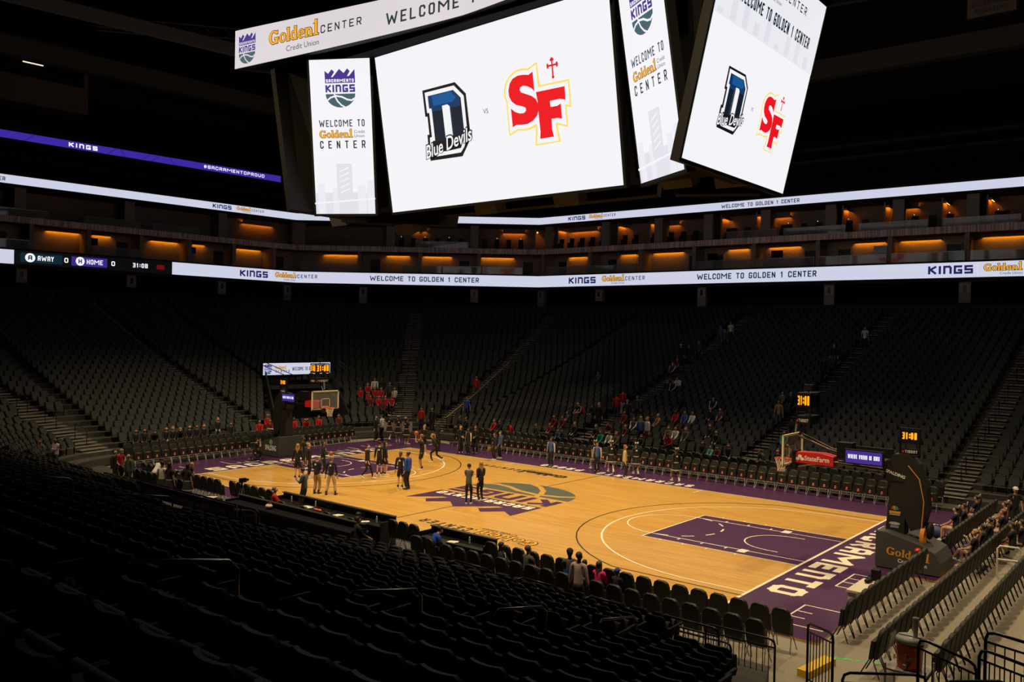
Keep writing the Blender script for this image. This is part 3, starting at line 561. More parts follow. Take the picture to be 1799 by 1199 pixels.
for k in range(-1, NR):
    o = .84*k; z = rowz(k); zp = rowz(k-1) if k > -1 else 0
    A = ring(o-.42); B = ring(o+.42)
    for i in range(len(A)-1):
        mx, my = (A[i][0]+A[i+1][0])/2, (A[i][1]+A[i+1][1])/2
        if 1 <= k <= 9 and in_tunnel(mx, my): continue          # the tunnel cut
        if k <= 4 and my < -12 and GAP[0] < mx < GAP[1]: continue                     # folded-away front rows behind the press tables
        if k == 5 and my < -12 and GAP[0] < mx < GAP[1]: b.face([(*A[i], 0), (*A[i+1], 0), (*A[i+1], zp), (*A[i], zp)])
        a, c = A[i], A[i+1]; d, e = B[i+1], B[i]
        if k > -1 or True: b.face([(*a, zp), (*c, zp), (*c, z), (*a, z)])
        b.face([(*a, z), (*c, z), (*d, z), (*e, z)])
    b.face([(A[0][0], A[0][1], 0), (B[0][0], B[0][1], 0), (B[0][0], B[0][1], z), (A[0][0], A[0][1], z)])
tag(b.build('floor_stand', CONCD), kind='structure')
b = MB(); zt = rowz(NR-1)
A = ring(.84*(NR-1)+.42); b.grid([[(x, y, zt) for x, y in A], [(x, y, zt+1.15) for x, y in A]])
B = ring(.84*(NR-1)+9); b.grid([[(x, y, zt+.35) for x, y in A], [(x, y, zt+.35) for x, y in B]])
b.grid([[(x, y, zt) for x, y in B], [(x, y, zt+4) for x, y in B]])
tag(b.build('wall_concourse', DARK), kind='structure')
# ------------------------------------------------------------------ court with its painted marks
ct = thing('basketball_court', 'polished maple basketball court with purple border and keys', 'court', (0, 0, 0))
b = MB(); b.hexa([(-18.7, -9.0, -.06), (17.3, -9.0, -.06), (17.3, 10.8, -.06), (-18.7, 10.8, -.06), (-18.7, -9.0, 0), (17.3, -9.0, 0), (17.3, 10.8, 0), (-18.7, 10.8, 0)])
b.box((17.7, 1.4, -.031), (.8, 5.2, .06))
b.build('wooden_deck', WOOD, ct)
D = Dec(); hx, hy = 14.326, 7.62
for q in ((-18.7, -9.0, 17.3, -hy), (-18.7, hy, 17.3, 10.8), (-18.7, -hy, -hx, hy), (hx, -hy, 17.3, hy), (17.3, -1.2, 18.1, 4.0)): D.rect(*q, 'pu', 1)
LW = .055
def line(x0, y0, x1, y1, m='wh', t=LW, ly=3): D.stroke([(x0, y0), (x1, y1)], t, m, ly)
for s in (-1, 1):
    line(-hx, s*hy, hx, s*hy, t=.06); line(s*hx, -hy, s*hx, hy, t=.09)
    bx = s*(hx-1.6); kx0 = s*hx; kx1 = s*(hx-5.79)
    D.rect(min(kx0, kx1), -2.44, max(kx0, kx1), 2.44, 'pu', 1)
    for yy in (-2.44, 2.44): line(kx0, yy, kx1, yy, t=.05)
    for yy in (-1.83, 1.83):
        line(kx0, yy, kx1, yy)
        for d, w_ in ((2.13, .3), (2.75, .06), (3.66, .06), (4.57, .06)):
            xx = s*(hx-d); line(xx, yy, xx, yy+(.2 if yy > 0 else -.2), t=w_)
        for d in (2.13, 3.2, 4.1, 5.0): line(s*(hx-d), 2.44 if yy > 0 else -2.44, s*(hx-d), (2.6 if yy > 0 else -2.6), t=.05)
    line(kx1, -2.44, kx1, 2.44)
    a0, a1 = (90, 270) if s > 0 else (-90, 90)
    D.ring(kx1, 0, 1.86, 1.86, LW, LW, 'wh', 3, a0, a1)
    for a in range(0, 180, 30): D.ring(kx1, 0, 1.86, 1.86, .07, .07, 'wh', 3, a0+180+a+6, a0+180+a+21)   # dashed half of the foul circle
    D.ring(bx, 0, 1.25, 1.25, .05, .05, 'wh', 3, a0, a1); line(bx, -1.25, bx+s*.4, -1.25); line(bx, 1.25, bx+s*.4, 1.25)
    def arc3(r, yl, m, t):
        a = math.degrees(math.asin(yl/r)); xs = bx-s*r*math.cos(R(a))
        D.ring(bx, 0, r+t/2, r+t/2, t, t, m, 4, (180-a) if s > 0 else -a, (180+a) if s > 0 else a, 60)
        for yy in (-yl, yl): line(xs, yy, s*hx, yy, m, t, 4)
    arc3(6.325, 6.325-.02, 'wh', .07); arc3(7.24, 6.70, 'ink', .05)
    for yy in (hy,): line(s*(hx-8.53), yy, s*(hx-8.53), yy-.9, t=.06)
line(0, -hy, 0, hy, 'ink', .05, 2)
# marks on the end aprons: bench boxes
for s in (-1, 1):
    for (y0, y1) in ((-8.1, -6.3), (-3.9, -2.2), (2.8, 4.9), (6.0, 7.6)):
        x0, x1 = s*16.0, s*17.1
        line(x0, y0, x0, y1, t=.05); line(x0, y0, x1, y0, t=.05); line(x0, y1, x1, y1, t=.05)
        for f in (.35, .65): line(x0, y0+(y1-y0)*f, x0+s*.4, y0+(y1-y0)*f, t=.05)
# big letters on the end aprons, tops away from the court
T = Dec(); T.text('SACRAMEnTO', -5.75, 5.75, 0, 1.02, 'wh', 3, .24, .24)
D.put(T, 14.6, 0, 1, 1, R(-90)); D.put(T, -14.6, 0, 1, 1, R(90))
T = Dec(); T.text('SACRAMENTO', -4.95, .55, 0, .62, 'wh', 3, .2, .5); T.text('PROUD', 1.6, 4.3, 0, .62, 'wh', 3, .24, .4)
D.put(T, 0, 8.55, 1, 1, R(180))
T = Dec(); T.text('SACRAMENTO PROUD', -5, 5, 0, .62, 'wh', 3, .2, .5); D.put(T, 11.5-2.0, -8.15, 1, 1, R(180))
# sponsor words, both read from the far side
T = Dec(); gw = golden(T, 0, 0, .40, 'go', 'ink', 4, .10); T.text('CENTER', gw+.12, gw+2.65, .0, .50, 'ink', 4, .16, .45); fonttext(T, 'Credit Union', gw*.42, gw*.98, -.33, 'ink', 4)
D.put(T, 6.55, -5.95, 1, 1, R(180)); D.put(T, -.9, 6.05, 1, 1, R(180), {'go': 'ink'})
lg = kings_logo('pu', 'gr', 'wh', 'wd'); D.put(lg, 0, -.25, 5.9, 5.6, R(180), dly=1)
b = MB(); PM = [WOOD, PURP, CREAM, INK, GOLD, GREEN_G, WHITE]
D.lay(b, lambda x, y, h: (x, y, .001+h), {'wd': 0, 'pu': 1, 'wh': 2, 'ink': 3, 'go': 4, 'gr': 5}, .0015)
b.build('floor_paint', PM, ct)
# ------------------------------------------------------------------ seats of the stands
def seat_parts():
    """one fold-up stand seat: local +y looks at the court, origin on the tread"""
    bk = MB(); bk.smooth = True
    n = 9; front = []; back = []
    for j, (z, hw, yb) in enumerate(((.40, .20, -.16), (.52, .225, -.19), (.68, .232, -.225), (.80, .228, -.25), (.865, .20, -.262), (.89, .15, -.265))):
        fr = []; bc = []
        for i in range(n):
            u = -1+2*i/(n-1); cv = .035*(1-u*u)
            fr.append((u*hw, yb+.028-cv, z)); bc.append((u*hw, yb-.012-cv, z+.004*(j >= 4)))
        front.append(fr); back.append(bc)
    bk.grid(front); bk.grid([list(reversed(r)) for r in back])
    bk.grid([front[-1], back[-1]]); bk.grid([[r[0] for r in back], [r[0] for r in front]]); bk.grid([[r[-1] for r in front], [r[-1] for r in back]]); bk.grid([back[0], front[0]])
    st = MB()
    st.smooth = True; prof = [(-.07, .41), (.0, .40), (.035, .46), (.03, .70), (.0, .73), (-.05, .72), (-.085, .6)]
    st.grid([[(u*.205, y, z) for (y, z) in prof] for u in (-1, -.6, 0, .6, 1)], True)
    st.face([(-.205, y, z) for y, z in prof]); st.face([(.205, y, z) for y, z in reversed(prof)])
    ar = MB(); ar.box((0, .0, .63), (.045, .34, .03)); ar.box((0, -.03, .31), (.03, .07, .62)); ar.box((0, -.12, .55), (.03, .12, .05))
    return bk, st, ar
SB, SS, SA = seat_parts()
ME_BACK = SB.mesh('seat_backrest', [SEATP]); ME_SEAT = SS.mesh('seat_cushion', [SEATF]); ME_ARM = SA.mesh('seat_armrest', [K])
pl = MB(); pl.box((0, 0, .33), (.05, .40, .60)); pl.cur = 1
pl.lathe([(0, .028), (.045, .028), (.05, .02)], (0, 0, 0), 14)
n0 = len(pl.v)
plv = MB(); plv.box((0, -.02, .33), (.04, .42, .58)); ME_END = plv.mesh('end_panel', [K])
pq = MB(); pq.tube([(.02, 0, 0), (.035, 0, 0)], .055, 14); pq.cur = 1; pq.tube([(.035, 0, 0), (.038, 0, 0)], .022, 6); ME_PLQ = pq.mesh('row_plaque', [mat('plaque_white', (.75, .70, .55), .5), INK])
PITCH = .535
TREADS = {}   # aisle steps collected per aisle
AIS = {}
def in_aisle(side, t, k):
    if side == 'near' and k < 5 and GAP[0] < t < GAP[1]: return True
    if side == 'near': return 16.55 < t < 17.75 or 3.0 < t < 4.2 or -10.6 < t < -9.4 or (k < 4 and t > 16.2)
    if side == 'far': return any(abs(t-c) < .62 for c in (-5.5, 5.5, 15.6))
    if side == 'left': return abs(t-1.75) < .62 or (1 <= k <= 9 and in_tunnel(A0X-RC-.84*k, t, -.3))
    if side == 'c1': return abs(t-193) < 40/(6+.84*max(k, 0)) + (0 if k > 5 else 6)
    if side == 'c2': return abs(t-108) < 40/(6+.84*max(k, 0)) or abs(t-134) < 42/(6+.84*max(k, 0)) or (k < 2 and 122 < t < 146) or (1 <= k <= 9 and in_tunnel(A0X+(RC+.84*k)*math.cos(R(t)), A0Y+(RC+.84*k)*math.sin(R(t)), -.3))
    return False
seats = []    # x, y, z, rz, row, side, aisle-end flag
def run(side, k, t0, t1, f):
    L_ = abs(t1-t0)*((RC+.84*k)*math.pi/180 if side[0] == 'c' else 1); n = int(L_/PITCH); prev = None
    for i in range(n):
        t = t0+(t1-t0)*(i+.5)/n
        if in_aisle(side, t, k): continue
        x, y, rz = f(t); seats.append((x, y, rowz(k), rz, k, side, t))
for k in range(0, NR):
    o = .84*k; r = RC+o
    run('near', k, xlim(13.4+o)-.3, A0X, lambda t: (t, -(13.4+o), 0))
    if k >= 0:
        run('c1', k, 262, 184, lambda t: (A0X+r*math.cos(R(t)), -A0Y+r*math.sin(R(t)), R(t+90)))
        run('left', k, -A0Y, A0Y, lambda t: (A0X-r, t, R(-90)))
        run('c2', k, 178, 92, lambda t: (A0X+r*math.cos(R(t)), A0Y+r*math.sin(R(t)), R(t+90)))
        run('far', k, A0X, 23.5, lambda t: (t, 13.4+o, R(180)))
PEOPLE = [l.split('|') for l in PEOPLE_TXT.strip().split('\n')]
sitters = [(float(p[1]), float(p[2]), float(p[3])) for p in PEOPLE if p[4].startswith('sit') and p[0] in 'FLC']
vis = []
for s in seats:
    q = proj((s[0], s[1], s[2]+.8))
    if q is None: continue
    if -60 < q[0] < 1860 and -60 < q[1] < 1290:
        d = math.dist((s[0], s[1], s[2]), (CX, CY, CZ))
        if d > 2.2: vis.append((d, s))
vis.sort(key=lambda t: t[0])
near300 = vis[:300]; rest = vis[300:]
ends = {}
for d, s in near300:
    if s[5] == 'near' and 16.55-PITCH < s[6] <= 16.55 and s[4] >= 4: ends[s[4]] = s
ORD = ['nearest', 'second nearest', 'third nearest', 'fourth nearest', 'fifth nearest', 'sixth nearest', 'seventh nearest', 'eighth nearest', 'ninth nearest', 'tenth nearest', 'eleventh nearest', 'twelfth nearest', 'thirteenth nearest', 'fourteenth nearest', 'fifteenth nearest', 'sixteenth nearest', 'seventeenth nearest']
endk = sorted(ends, reverse=True)
for d, s in near300:
    x, y, z, rz, k, side, t = s
    is_end = side == 'near' and ends.get(k) is s
    if is_end:
        lb = 'aisle-end black stand seat with round white plaque, %s to the viewer' % ORD[endk.index(k)]
        root = thing('stadium_seat', lb, 'seat', (x, y, z), rz, 'aisle-end seats with white row plaques')
    else:
        root = thing('stadium_seat', 'black fold-up stadium seat seen from behind in the dark near stand', 'seat', (x, y, z), rz, 'fold-up seats of the near stand')
    inst('backrest', ME_BACK, root); inst('seat', ME_SEAT, root); inst('armrest', ME_ARM, root, (-.26, 0, 0))
    if is_end:
        e = inst('end_panel', ME_END, root, (.285, 0, 0)); inst('row_plaque', ME_PLQ, e, (0, .06, .42))
    elif random.random() < .3 or in_aisle(side, t+PITCH*1.0, k): inst('armrest', ME_ARM, root, (.26, 0, 0))
# all remaining seats, more than can be counted out: one object
SBV = []
def lowseat(down, plate=False):
    m = MB()
    if True:
        P = [(-.215, .37), (-.22, .62), (-.21, .80), (-.16, .86), (.16, .86), (.21, .80), (.22, .62), (.215, .37)]
        yb = lambda z: -.12-.2*(z-.37)/.5
        fr = [(x, yb(z)+.04, z) for x, z in P]; bc = [(x, yb(z)-.03, z) for x, z in P]
        m.face(list(reversed(fr))); m.face(bc)
        for i in range(8): m.face([fr[i], fr[(i+1) % 8], bc[(i+1) % 8], bc[i]])
    m.cur = 1
    if down: m.box((0, .08, .43), (.42, .40, .08))
    else: m.hexa([(-.21, -.06, .39), (.21, -.06, .39), (.21, .04, .39), (-.21, .04, .39), (-.2, -.14, .74), (.2, -.14, .74), (.2, -.125, .74), (-.2, -.125, .74)])
    m.hexa([(-.2, -.16, .6), (.2, -.16, .6), (.2, -.125, .6), (-.2, -.125, .6), (-.165, -.235, .85), (.165, -.235, .85), (.165, -.215, .85), (-.165, -.215, .85)])
    m.cur = 0; m.box((-.26, -.02, .60), (.04, .30, .03)); m.box((-.26, -.05, .3), (.03, .06, .6))
    if plate: m.cur = 2; m.box((.0, -.10, .752), (.045, .02, .015))
    return m
LSU, LSP, LSD = lowseat(False), lowseat(False, True), lowseat(True)
big = MB()
for d, s in rest:
    x, y, z, rz = s[:4]; dn = any(abs(x-a)+abs(y-c) < .55 and abs(z-e) < .4 for a, c, e in sitters)
    src = LSD if dn else (LSP if random.random() < .3 else LSU); n = len(big.v); c_, s_ = math.cos(rz), math.sin(rz)
    big.v += [(x+c_*p[0]-s_*p[1], y+s_*p[0]+c_*p[1], z+p[2]) for p in src.v]
    big.f += [tuple(n+i for i in f) for f in src.f]; big.m += src.m; big.sm += src.sm
tag(big.build('stand_seats', [SEATP, SEATF, CHROME]), 'rows upon rows of empty charcoal fold-up seats filling the far and left stands', 'seats', 'empty rows of the stands', 'stuff')
# ------------------------------------------------------------------ stairs between the seat blocks
def stairs(label, ptf, k0, k1, w_=1.05, rail=True, rl=None):
    """ptf(o) -> (x, y, outward unit x, y) on the aisle's axis"""
    b = MB()
    for k in range(k0, k1):
        for h in (0, .5):
            o = .84*k-.42+h*.84; x, y, dx, dy = ptf(o+.21); z0 = rowz(k)+ (0 if h == 0 else (rowz(k+1)-rowz(k))*.5)
            if h == 0: z0 = rowz(k)
            b.cur = 0; M = Matrix(((-dy, dx, 0), (dx, dy, 0), (0, 0, 1)))
            b.box((x, y, z0-.02), (w_, .42, .06), M=M)
            b.cur = 1; b.box((x-dx*.2, y-dy*.2, z0+.012), (w_, .03, .012), M=M)
    tag(b.build('stair_flight', [STEP, mat('stair_nosing', (.5, .47, .40), .6)]), label, 'stairs', 'aisle stairs of the stands')
    if not rail: return
    for n, k in enumerate(range(max(k0, 0)+1, k1-1, 3)):
        x, y, dx, dy = ptf(.84*k-.2); x2, y2, _, _ = ptf(.84*k+.75); z = rowz(k); z2 = rowz(k+1)
        m = MB(); m.tube([(x, y, z), (x, y, z+.80), (x+dx*.08, y+dy*.08, z+.88), (x2, y2, z2+.9), (x2, y2, z2)], .022, 6)
        tag(m.build('stair_handrail', KM), 'black looped handrail standing %s' % rl, 'handrail', 'handrails '+rl)
stairs('stairs of the far stand between the teal sweatshirt and the maroon group', lambda o: (-5.5, 13.4+o, 0, 1), -1, NR, rl='on the far stairs behind the cheerleaders')
stairs('stairs of the far stand rising behind the right-hand basket net', lambda o: (5.5, 13.4+o, 0, 1), -1, NR, rl='on the far stairs behind the right-hand net')
stairs('stairs of the far stand nearest the right edge, behind the seated cheerleaders', lambda o: (15.6, 13.4+o, 0, 1), -1, NR, rl='on the rightmost far stairs')
stairs('stairs of the left stand next to the seated row in black', lambda o: (-21.5-o, 1.75, -1, 0), -1, NR, rl='on the left stairs beside the row in black')
stairs('stairs of the near stand beside the round white row plaques', lambda o: (17.15, -13.4-o, 0, -1), 4, 20, rail=False)
stairs('dark stairs of the near stand, left of the plaque stairs', lambda o: (3.6, -13.4-o, 0, -1), 0, 20, rail=False)
def rad(cy, a):
    c, s = math.cos(R(a)), math.sin(R(a)); return lambda o: (A0X+(RC+o)*c, cy+(RC+o)*s, c, s)
stairs('open steel steps behind the man in pink with folded arms', rad(-A0Y, 193), 0, NR, 1.6, rl='on the steel steps at the far left')
stairs('double stairs above the tunnel wall beside the red corner fans', rad(A0Y, 134), 2, NR, 1.5, rl='on the double stairs above the tunnel')
stairs('stairs beside the yellow-edged handrail in the far left corner', rad(A0Y, 108), 0, NR, rl='on the stairs by the man in bright blue')
for (x, y0, dirn, rl, ks) in ((17.15, -13.4, -1, 'in the near aisle beside the round white plaques', range(5, 18, 3)), (3.6, -13.4, -1, 'in the dark near aisle at left', range(3, 18, 3))):
    for k in ks:
        z = rowz(k); y = -(13.4+.84*k)+.2; m = MB()
        m.tube([(x, y+.3, rowz(k-1)), (x, y+.3, z+.72), (x, y+.2, z+.82), (x, y-.75, z+1.0), (x, y-.85, z+.92), (x, y-.85, z)], .022, 8)
        tag(m.build('stair_handrail', mat('satin_rail', (.10, .10, .10), .25, .8)), 'dark steel handrail '+rl, 'handrail', 'handrails '+rl)
# ------------------------------------------------------------------ suite tiers and their ribbons
PL = [(-49.4, -14), (-47.0, 22.5), (-28.1, 38.1), (14, 39.3), (26, 39.65)]
UL = [0]
for a, c in zip(PL[:-1], PL[1:]): UL.append(UL[-1]+math.dist(a, c))
def rmap(u, z, h=0):
    """h metres towards the court from the ribbon line at running length u"""
    i = max(0, min(len(PL)-2, sum(1 for q in UL[1:-1] if u >= q)))
    a, c = Vector(PL[i]), Vector(PL[i+1]); t = (c-a).normalized(); n = Vector((t.y, -t.x))
    p = a+t*(u-UL[i])+n*h
    return (p.x, p.y, z)
def mitre(h):
    """the ribbon line moved by h, corners mitred"""
    out = []
    for i in range(len(PL)):
        ns = []
        for j in (i-1, i):
            if 0 <= j < len(PL)-1:
                t = (Vector(PL[j+1])-Vector(PL[j])).normalized(); ns.append(Vector((t.y, -t.x)))
        n = ns[0] if len(ns) == 1 else (ns[0]+ns[1])/(1+ns[0].dot(ns[1]))
        out.append(Vector(PL[i])+n*h)
    return out
def band(mb, z0, z1, h0, h1=None):
    h1 = h0 if h1 is None else h1
    A = mitre(h0); B = mitre(h1); mb.grid([[(p.x, p.y, z0) for p in A], [(p.x, p.y, z1) for p in B]])
def slab(mb, z0, z1, h0, h1):
    band(mb, z0, z1, h0); band(mb, z0, z1, h1); band(mb, z1, z1, h0, h1); band(mb, z0, z0, h0, h1)
b = MB(); slab(b, 11.75, 12.03, .35, -9); slab(b, 13.2, 13.3, .05, -9); tag(b.build('trim_lower_ledge', DARK), kind='structure')
b = MB(); slab(b, 15.35, 15.86, 0, -.25); tag(b.build('trim_slat_fascia', SLAT), kind='structure')
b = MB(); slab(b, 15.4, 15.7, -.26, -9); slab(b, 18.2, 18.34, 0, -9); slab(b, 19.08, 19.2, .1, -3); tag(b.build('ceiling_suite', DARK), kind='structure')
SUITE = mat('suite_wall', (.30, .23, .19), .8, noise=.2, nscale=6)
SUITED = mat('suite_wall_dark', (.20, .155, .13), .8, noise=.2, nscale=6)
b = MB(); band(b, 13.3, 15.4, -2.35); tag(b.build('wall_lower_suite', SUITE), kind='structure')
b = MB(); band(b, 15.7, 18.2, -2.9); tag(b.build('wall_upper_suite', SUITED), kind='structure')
b = MB(); band(b, 9.5, 11.75, -6.5); tag(b.build('wall_under_suites', DARK), kind='structure')
def rbox(mb, u0, u1, z0, z1, h0, h1):
    P = [rmap(u0, z0, h0), rmap(u1, z0, h0), rmap(u1, z0, h1), rmap(u0, z0, h1), rmap(u0, z1, h0), rmap(u1, z1, h0), rmap(u1, z1, h1), rmap(u0, z1, h1)]
    mb.hexa(P)
COLM = mat('column_paint', (.24, .21, .19), .7, noise=.1, nscale=4)
C1 = [8.0, 12.4, 16.8, 21.2, 25.6, 30.0, 34.3, 42.9, 49.0, 55.0, 61.3, 66.9, 72.5, 77.9, 83.4, 88.8, 94.3, 99.6, 105]
C2 = [11.6, 20.2, 28.9, 36.9, 46.0, 54.5, 61.8, 68.5, 74.2, 79.1, 84.3, 89.7, 94.8, 99.9, 105]
for i, u in enumerate(C1):
    b = MB(); rbox(b, u-.17, u+.17, 13.3, 15.36, -.3, -.65); rbox(b, u-.06, u+.06, 13.3, 15.36, -.65, -2.34)
    tag(b.build('column', COLM), kind='structure')
for i, u in enumerate(C2):
    b = MB(); rbox(b, u-.42, u+.42, 15.7, 18.2, -.5, -.9); rbox(b, u-.07, u+.07, 15.7, 18.2, -.9, -2.89)
    tag(b.build('column', COLM), kind='structure')
# sign columns under the lower ribbon
SIGN = mat('section_sign', (.22, .20, .17), .7)
for i, (u, zz) in enumerate(((11.6, 10.6), (20.2, 10.7), (28.6, 10.5), (35.6, 10.2), (43.4, 10.1), (54.6, 10.4), (61.4, 9.9), (68.3, 10.6), (78.9, 10.0), (89.9, 10.1), (99.6, 10.2))):
    b = MB(); rbox(b, u-.4, u+.4, zz, 11.75, .1, -.4); tag(b.build('column', SIGN), kind='structure')
    b = MB(); rbox(b, u-.36, u+.36, 10.9, 11.6, .13, .11); b.cur = 1; rbox(b, u-.12, u+.12, 11.0, 11.5, .145, .135)
    tag(b.build('section_sign', [mat('sign_face', (.30, .28, .25), .6), INK]), 'pale section number sign hanging under the lower ribbon display', 'sign', 'section signs under the lower ribbon')
# amber cove lights of the suites: a glowing strip under the ceiling in front of the back wall
cv1 = [(14.1, 16.7), (17.75, 19.3), (22.8, 25.4), (26.8, 28.0), (31.3, 33.9), (38.9, 42.4), (45.4, 47.7), (49.2, 52.1), (55.2, 58.5), (63.2, 65.3), (69.3, 71.0), (72.8, 75.9), (80.3, 82.2), (84.0, 86.7), (91.1, 93.5), (94.6, 97.5), (100.3, 103.0)]
for i, (u0, u1) in enumerate(cv1):
    b = MB(); rbox(b, u0, u1, 15.20, 15.24, -2.12, -2.16); b.cur = 1; rbox(b, u0-.02, u1+.02, 15.13, 15.37, -2.04, -2.08); rbox(b, u0, u1, 15.3, 15.38, -2.08, -2.33); rbox(b, u0-.04, u0-.01, 15.13, 15.3, -2.08, -2.34); rbox(b, u1+.01, u1+.04, 15.13, 15.3, -2.08, -2.34)
    tag(b.build('cove_light', [E_CO, SUITED]), 'long amber cove light over a back wall on the lower suite level', 'light', 'amber cove lights on the lower suite level')
E_CO2 = mat('cove_amber_dim', (1.0, .25, .012), .5, 0, 30)
cv2 = [(32.1, 35.5), (48.2, 48.6), (49.0, 49.4), (57.4, 59.6), (63.0, 66.2), (73.8, 75.2), (84.3, 85.6), (94.9, 95.7)]
for i, (u0, u1) in enumerate(cv2):
    b = MB(); rbox(b, u0, u1, 17.80, 17.84, -2.64, -2.68); b.cur = 1; rbox(b, u0-.05, u1+.05, 17.72, 18.2, -2.56, -2.6); rbox(b, u0-.05, u0-.02, 17.72, 17.9, -2.6, -2.88); rbox(b, u1+.02, u1+.05, 17.72, 17.9, -2.6, -2.88)
    tag(b.build('cove_light', [E_CO2, SUITED]), 'amber cove light glowing on a back wall of the upper suite level', 'light', 'amber cove lights on the upper suite level')
for u in (60.7, 62.4, 69.4, 72.9, 80.0, 83.2, 90.4, 93.6, 97.7, 100.7):    # side walls with a lit edge
    b = MB(); rbox(b, u-.05, u+.05, 15.7, 18.2, -1.3, -2.88); b.cur = 1; rbox(b, u+.20, u+.24, 17.84, 17.87, -1.4, -2.75); b.cur = 0; rbox(b, u+.06, u+.34, 17.9, 17.95, -1.3, -2.86); rbox(b, u+.30, u+.34, 17.78, 17.9, -1.3, -2.86); rbox(b, u+.06, u+.34, 17.78, 17.9, -1.28, -1.33)
    tag(b.build('partition_light', [SUITE, E_CO2]), 'side partition of an upper suite washed by an amber strip', 'partition', 'lit partitions of the upper suites')
DOOR = mat('suite_door', (.035, .032, .032), .6); DFR = mat('door_frame', (.26, .22, .19), .6)
dn = 0
for u in (10.6, 20.3, 29.4, 36.0, 44.2, 53.4, 60.0, 62.4, 68.3, 77.0, 79.3, 87.6, 90.3, 98.4):
    dn += 1; b = MB(); rbox(b, u-.5, u+.5, 13.3, 14.75, -2.27, -2.34); b.cur = 1
    for (a, c, e, f) in ((u-.56, u-.5, 13.3, 14.8), (u+.5, u+.56, 13.3, 14.8), (u-.56, u+.56, 14.75, 14.82)): rbox(b, a, c, e, f, -2.22, -2.34)
    tag(b.build('door_%d' % dn, [DOOR, DFR]), kind='structure')
TVM = mat('dark_screen', (.006, .006, .007), .2)
for u in (17.2, 26.1, 78.3, 84.2, 92.6):
    b = MB(); rbox(b, u, u+1.0, 14.3, 14.9, -2.2, -2.3); tag(b.build('television', TVM), 'dark wall television beside an amber-lit wall of the lower suites', 'television', 'dark televisions of the lower suites')
GLASS = mat('balustrade_glass', (.25, .30, .33), .04, 0, 0, .8, 0, 0, 8, .35)
for (u0, u1) in [(8.2, 12.1), (16.9, 21.0), (37.0, 42.7), (47.3, 51.2), (51.4, 55.2), (55.4, 59.4), (62.0, 66.7), (67.1, 72.3), (78.1, 83.2), (83.6, 88.6), (89.0, 94.1), (94.5, 99.5), (99.9, 104.5)]:
    b = MB(); rbox(b, u0, u1, 13.32, 13.98, .0, -.02); b.cur = 1; rbox(b, u0, u1, 13.98, 14.03, .02, -.05)
    for f in (0, .33, .67, 1): rbox(b, u0+(u1-u0)*f-.02, u0+(u1-u0)*f+.02, 13.3, 13.98, -.03, -.07)
    tag(b.build('glass_balustrade', [GLASS, STEEL]), 'glass balustrade with bright top rail above the lower ribbon display', 'balustrade', 'glass balustrades of the lower suites')
for (u0, u1) in [(8.5, 13.6), (16.3, 21), (22, 26.5), (48.5, 54.0), (81.0, 85.5), (86, 91), (92, 97), (98, 103)]:
    b = MB(); rbox(b, u0, u1, 15.88, 16.45, -.12, -.14); b.cur = 1; rbox(b, u0, u1, 16.45, 16.49, -.1, -.16)
    tag(b.build('glass_balustrade', [GLASS, STEEL]), 'glass balustrade standing on the slatted fascia of the upper suites', 'balustrade', 'glass balustrades of the upper suites')
# high chairs and little counter lamps on the upper suite level
for i in range(46):
    u = 47.0+i*1.22
    if min(abs(u-c) for c in C2) < .72 or min(abs(u-c) for c in (60.7, 62.4, 69.4, 72.9, 80.0, 83.2, 90.4, 93.6, 97.7, 100.7)) < .4: u += .75
    if min(abs(u-c) for c in C2) < .72 or min(abs(u-c) for c in (60.7, 62.4, 69.4, 72.9, 80.0, 83.2, 90.4, 93.6, 97.7, 100.7)) < .4 or u > 103: continue
    b = MB(); rbox(b, u-.24, u+.24, 15.9, 16.5, -1.0, -1.4); rbox(b, u-.24, u+.24, 16.4, 16.95, -1.35, -1.45)
    tag(b.build('suite_chair', BLK), 'black high-backed chair in a row on the upper suite level', 'chair', 'black chairs of the upper suites')
    if i % 2 == 0 and (i < 12 or i > 28):
        b = MB(); b.ball(rmap(u, 17.02, -1.1), .035, 6, 4); b.cur = 1; b.tube([rmap(u, 16.5, -1.1), rmap(u, 17.0, -1.1)], .012, 4)
        tag(b.build('counter_lamp', [E_TU, K]), 'tiny white lamp on the dark counter of the upper suites', 'lamp', 'small white lamps of the upper suites')
# the three ribbons
def ribbon(label, u0, u1, z0, z1, D, base, hh=.06):
    b = MB(); b.cur = 21; rbox(b, u0, u1, z0-.03, z1+.03, hh-.01, -.18)
    E = Dec()
    for (a, c, m) in base: E.rect(a, z0, c, z1, m, 0)
    E.P += D.P
    E.lay(b, lambda x, y, h: rmap(x, y, hh+.004+h), SMI, .006)
    return tag(b.build('ribbon_display', SCREEN_MATS), label, 'display', 'LED ribbon displays')
def rb_brand(D, k0, k1, g0, g1, c1, z0, z1):
    H = z1-z0; D.text('KIngs', k0, k1, z0+H*.24, z0+H*.80, 'kb', 1, .25, .16)
    D.rect(k1+(g0-k1)*.4, z0+.1*H, k1+(g0-k1)*.4+.03, z1-.1*H, 'lg', 1)
    h = (g1-g0)/GOLD_W; golden(D, g0, z0+H*.40, h, 'go', 'ink', 1, .1)
    fonttext(D, 'Credit Union', g0+(g1-g0)*.42, g1, z0+H*.14, 'ink', 1)
    D.text('CENTER', g1+.08, c1, z0+H*.41, z0+H*.41+h*1.15, 'ink', 1, .15, .4)
Z0, Z1 = 12.06, 13.17
D = Dec(); X = Dec()
D.disc(15.95-3.5, 12.65, .34, .36, 'w', 2); 
D = Dec()
D.rect(11.5, 12.25, 14.6, 13.0, 'te', 1); D.disc(12.2, 12.64, .37, .36, 'w', 2); D.text('A', 12.05, 12.35, 12.45, 12.83, 'te', 3, .24); D.text('AWAY', 12.75, 13.95, 12.44, 12.84, 'w', 2, .17, .2)
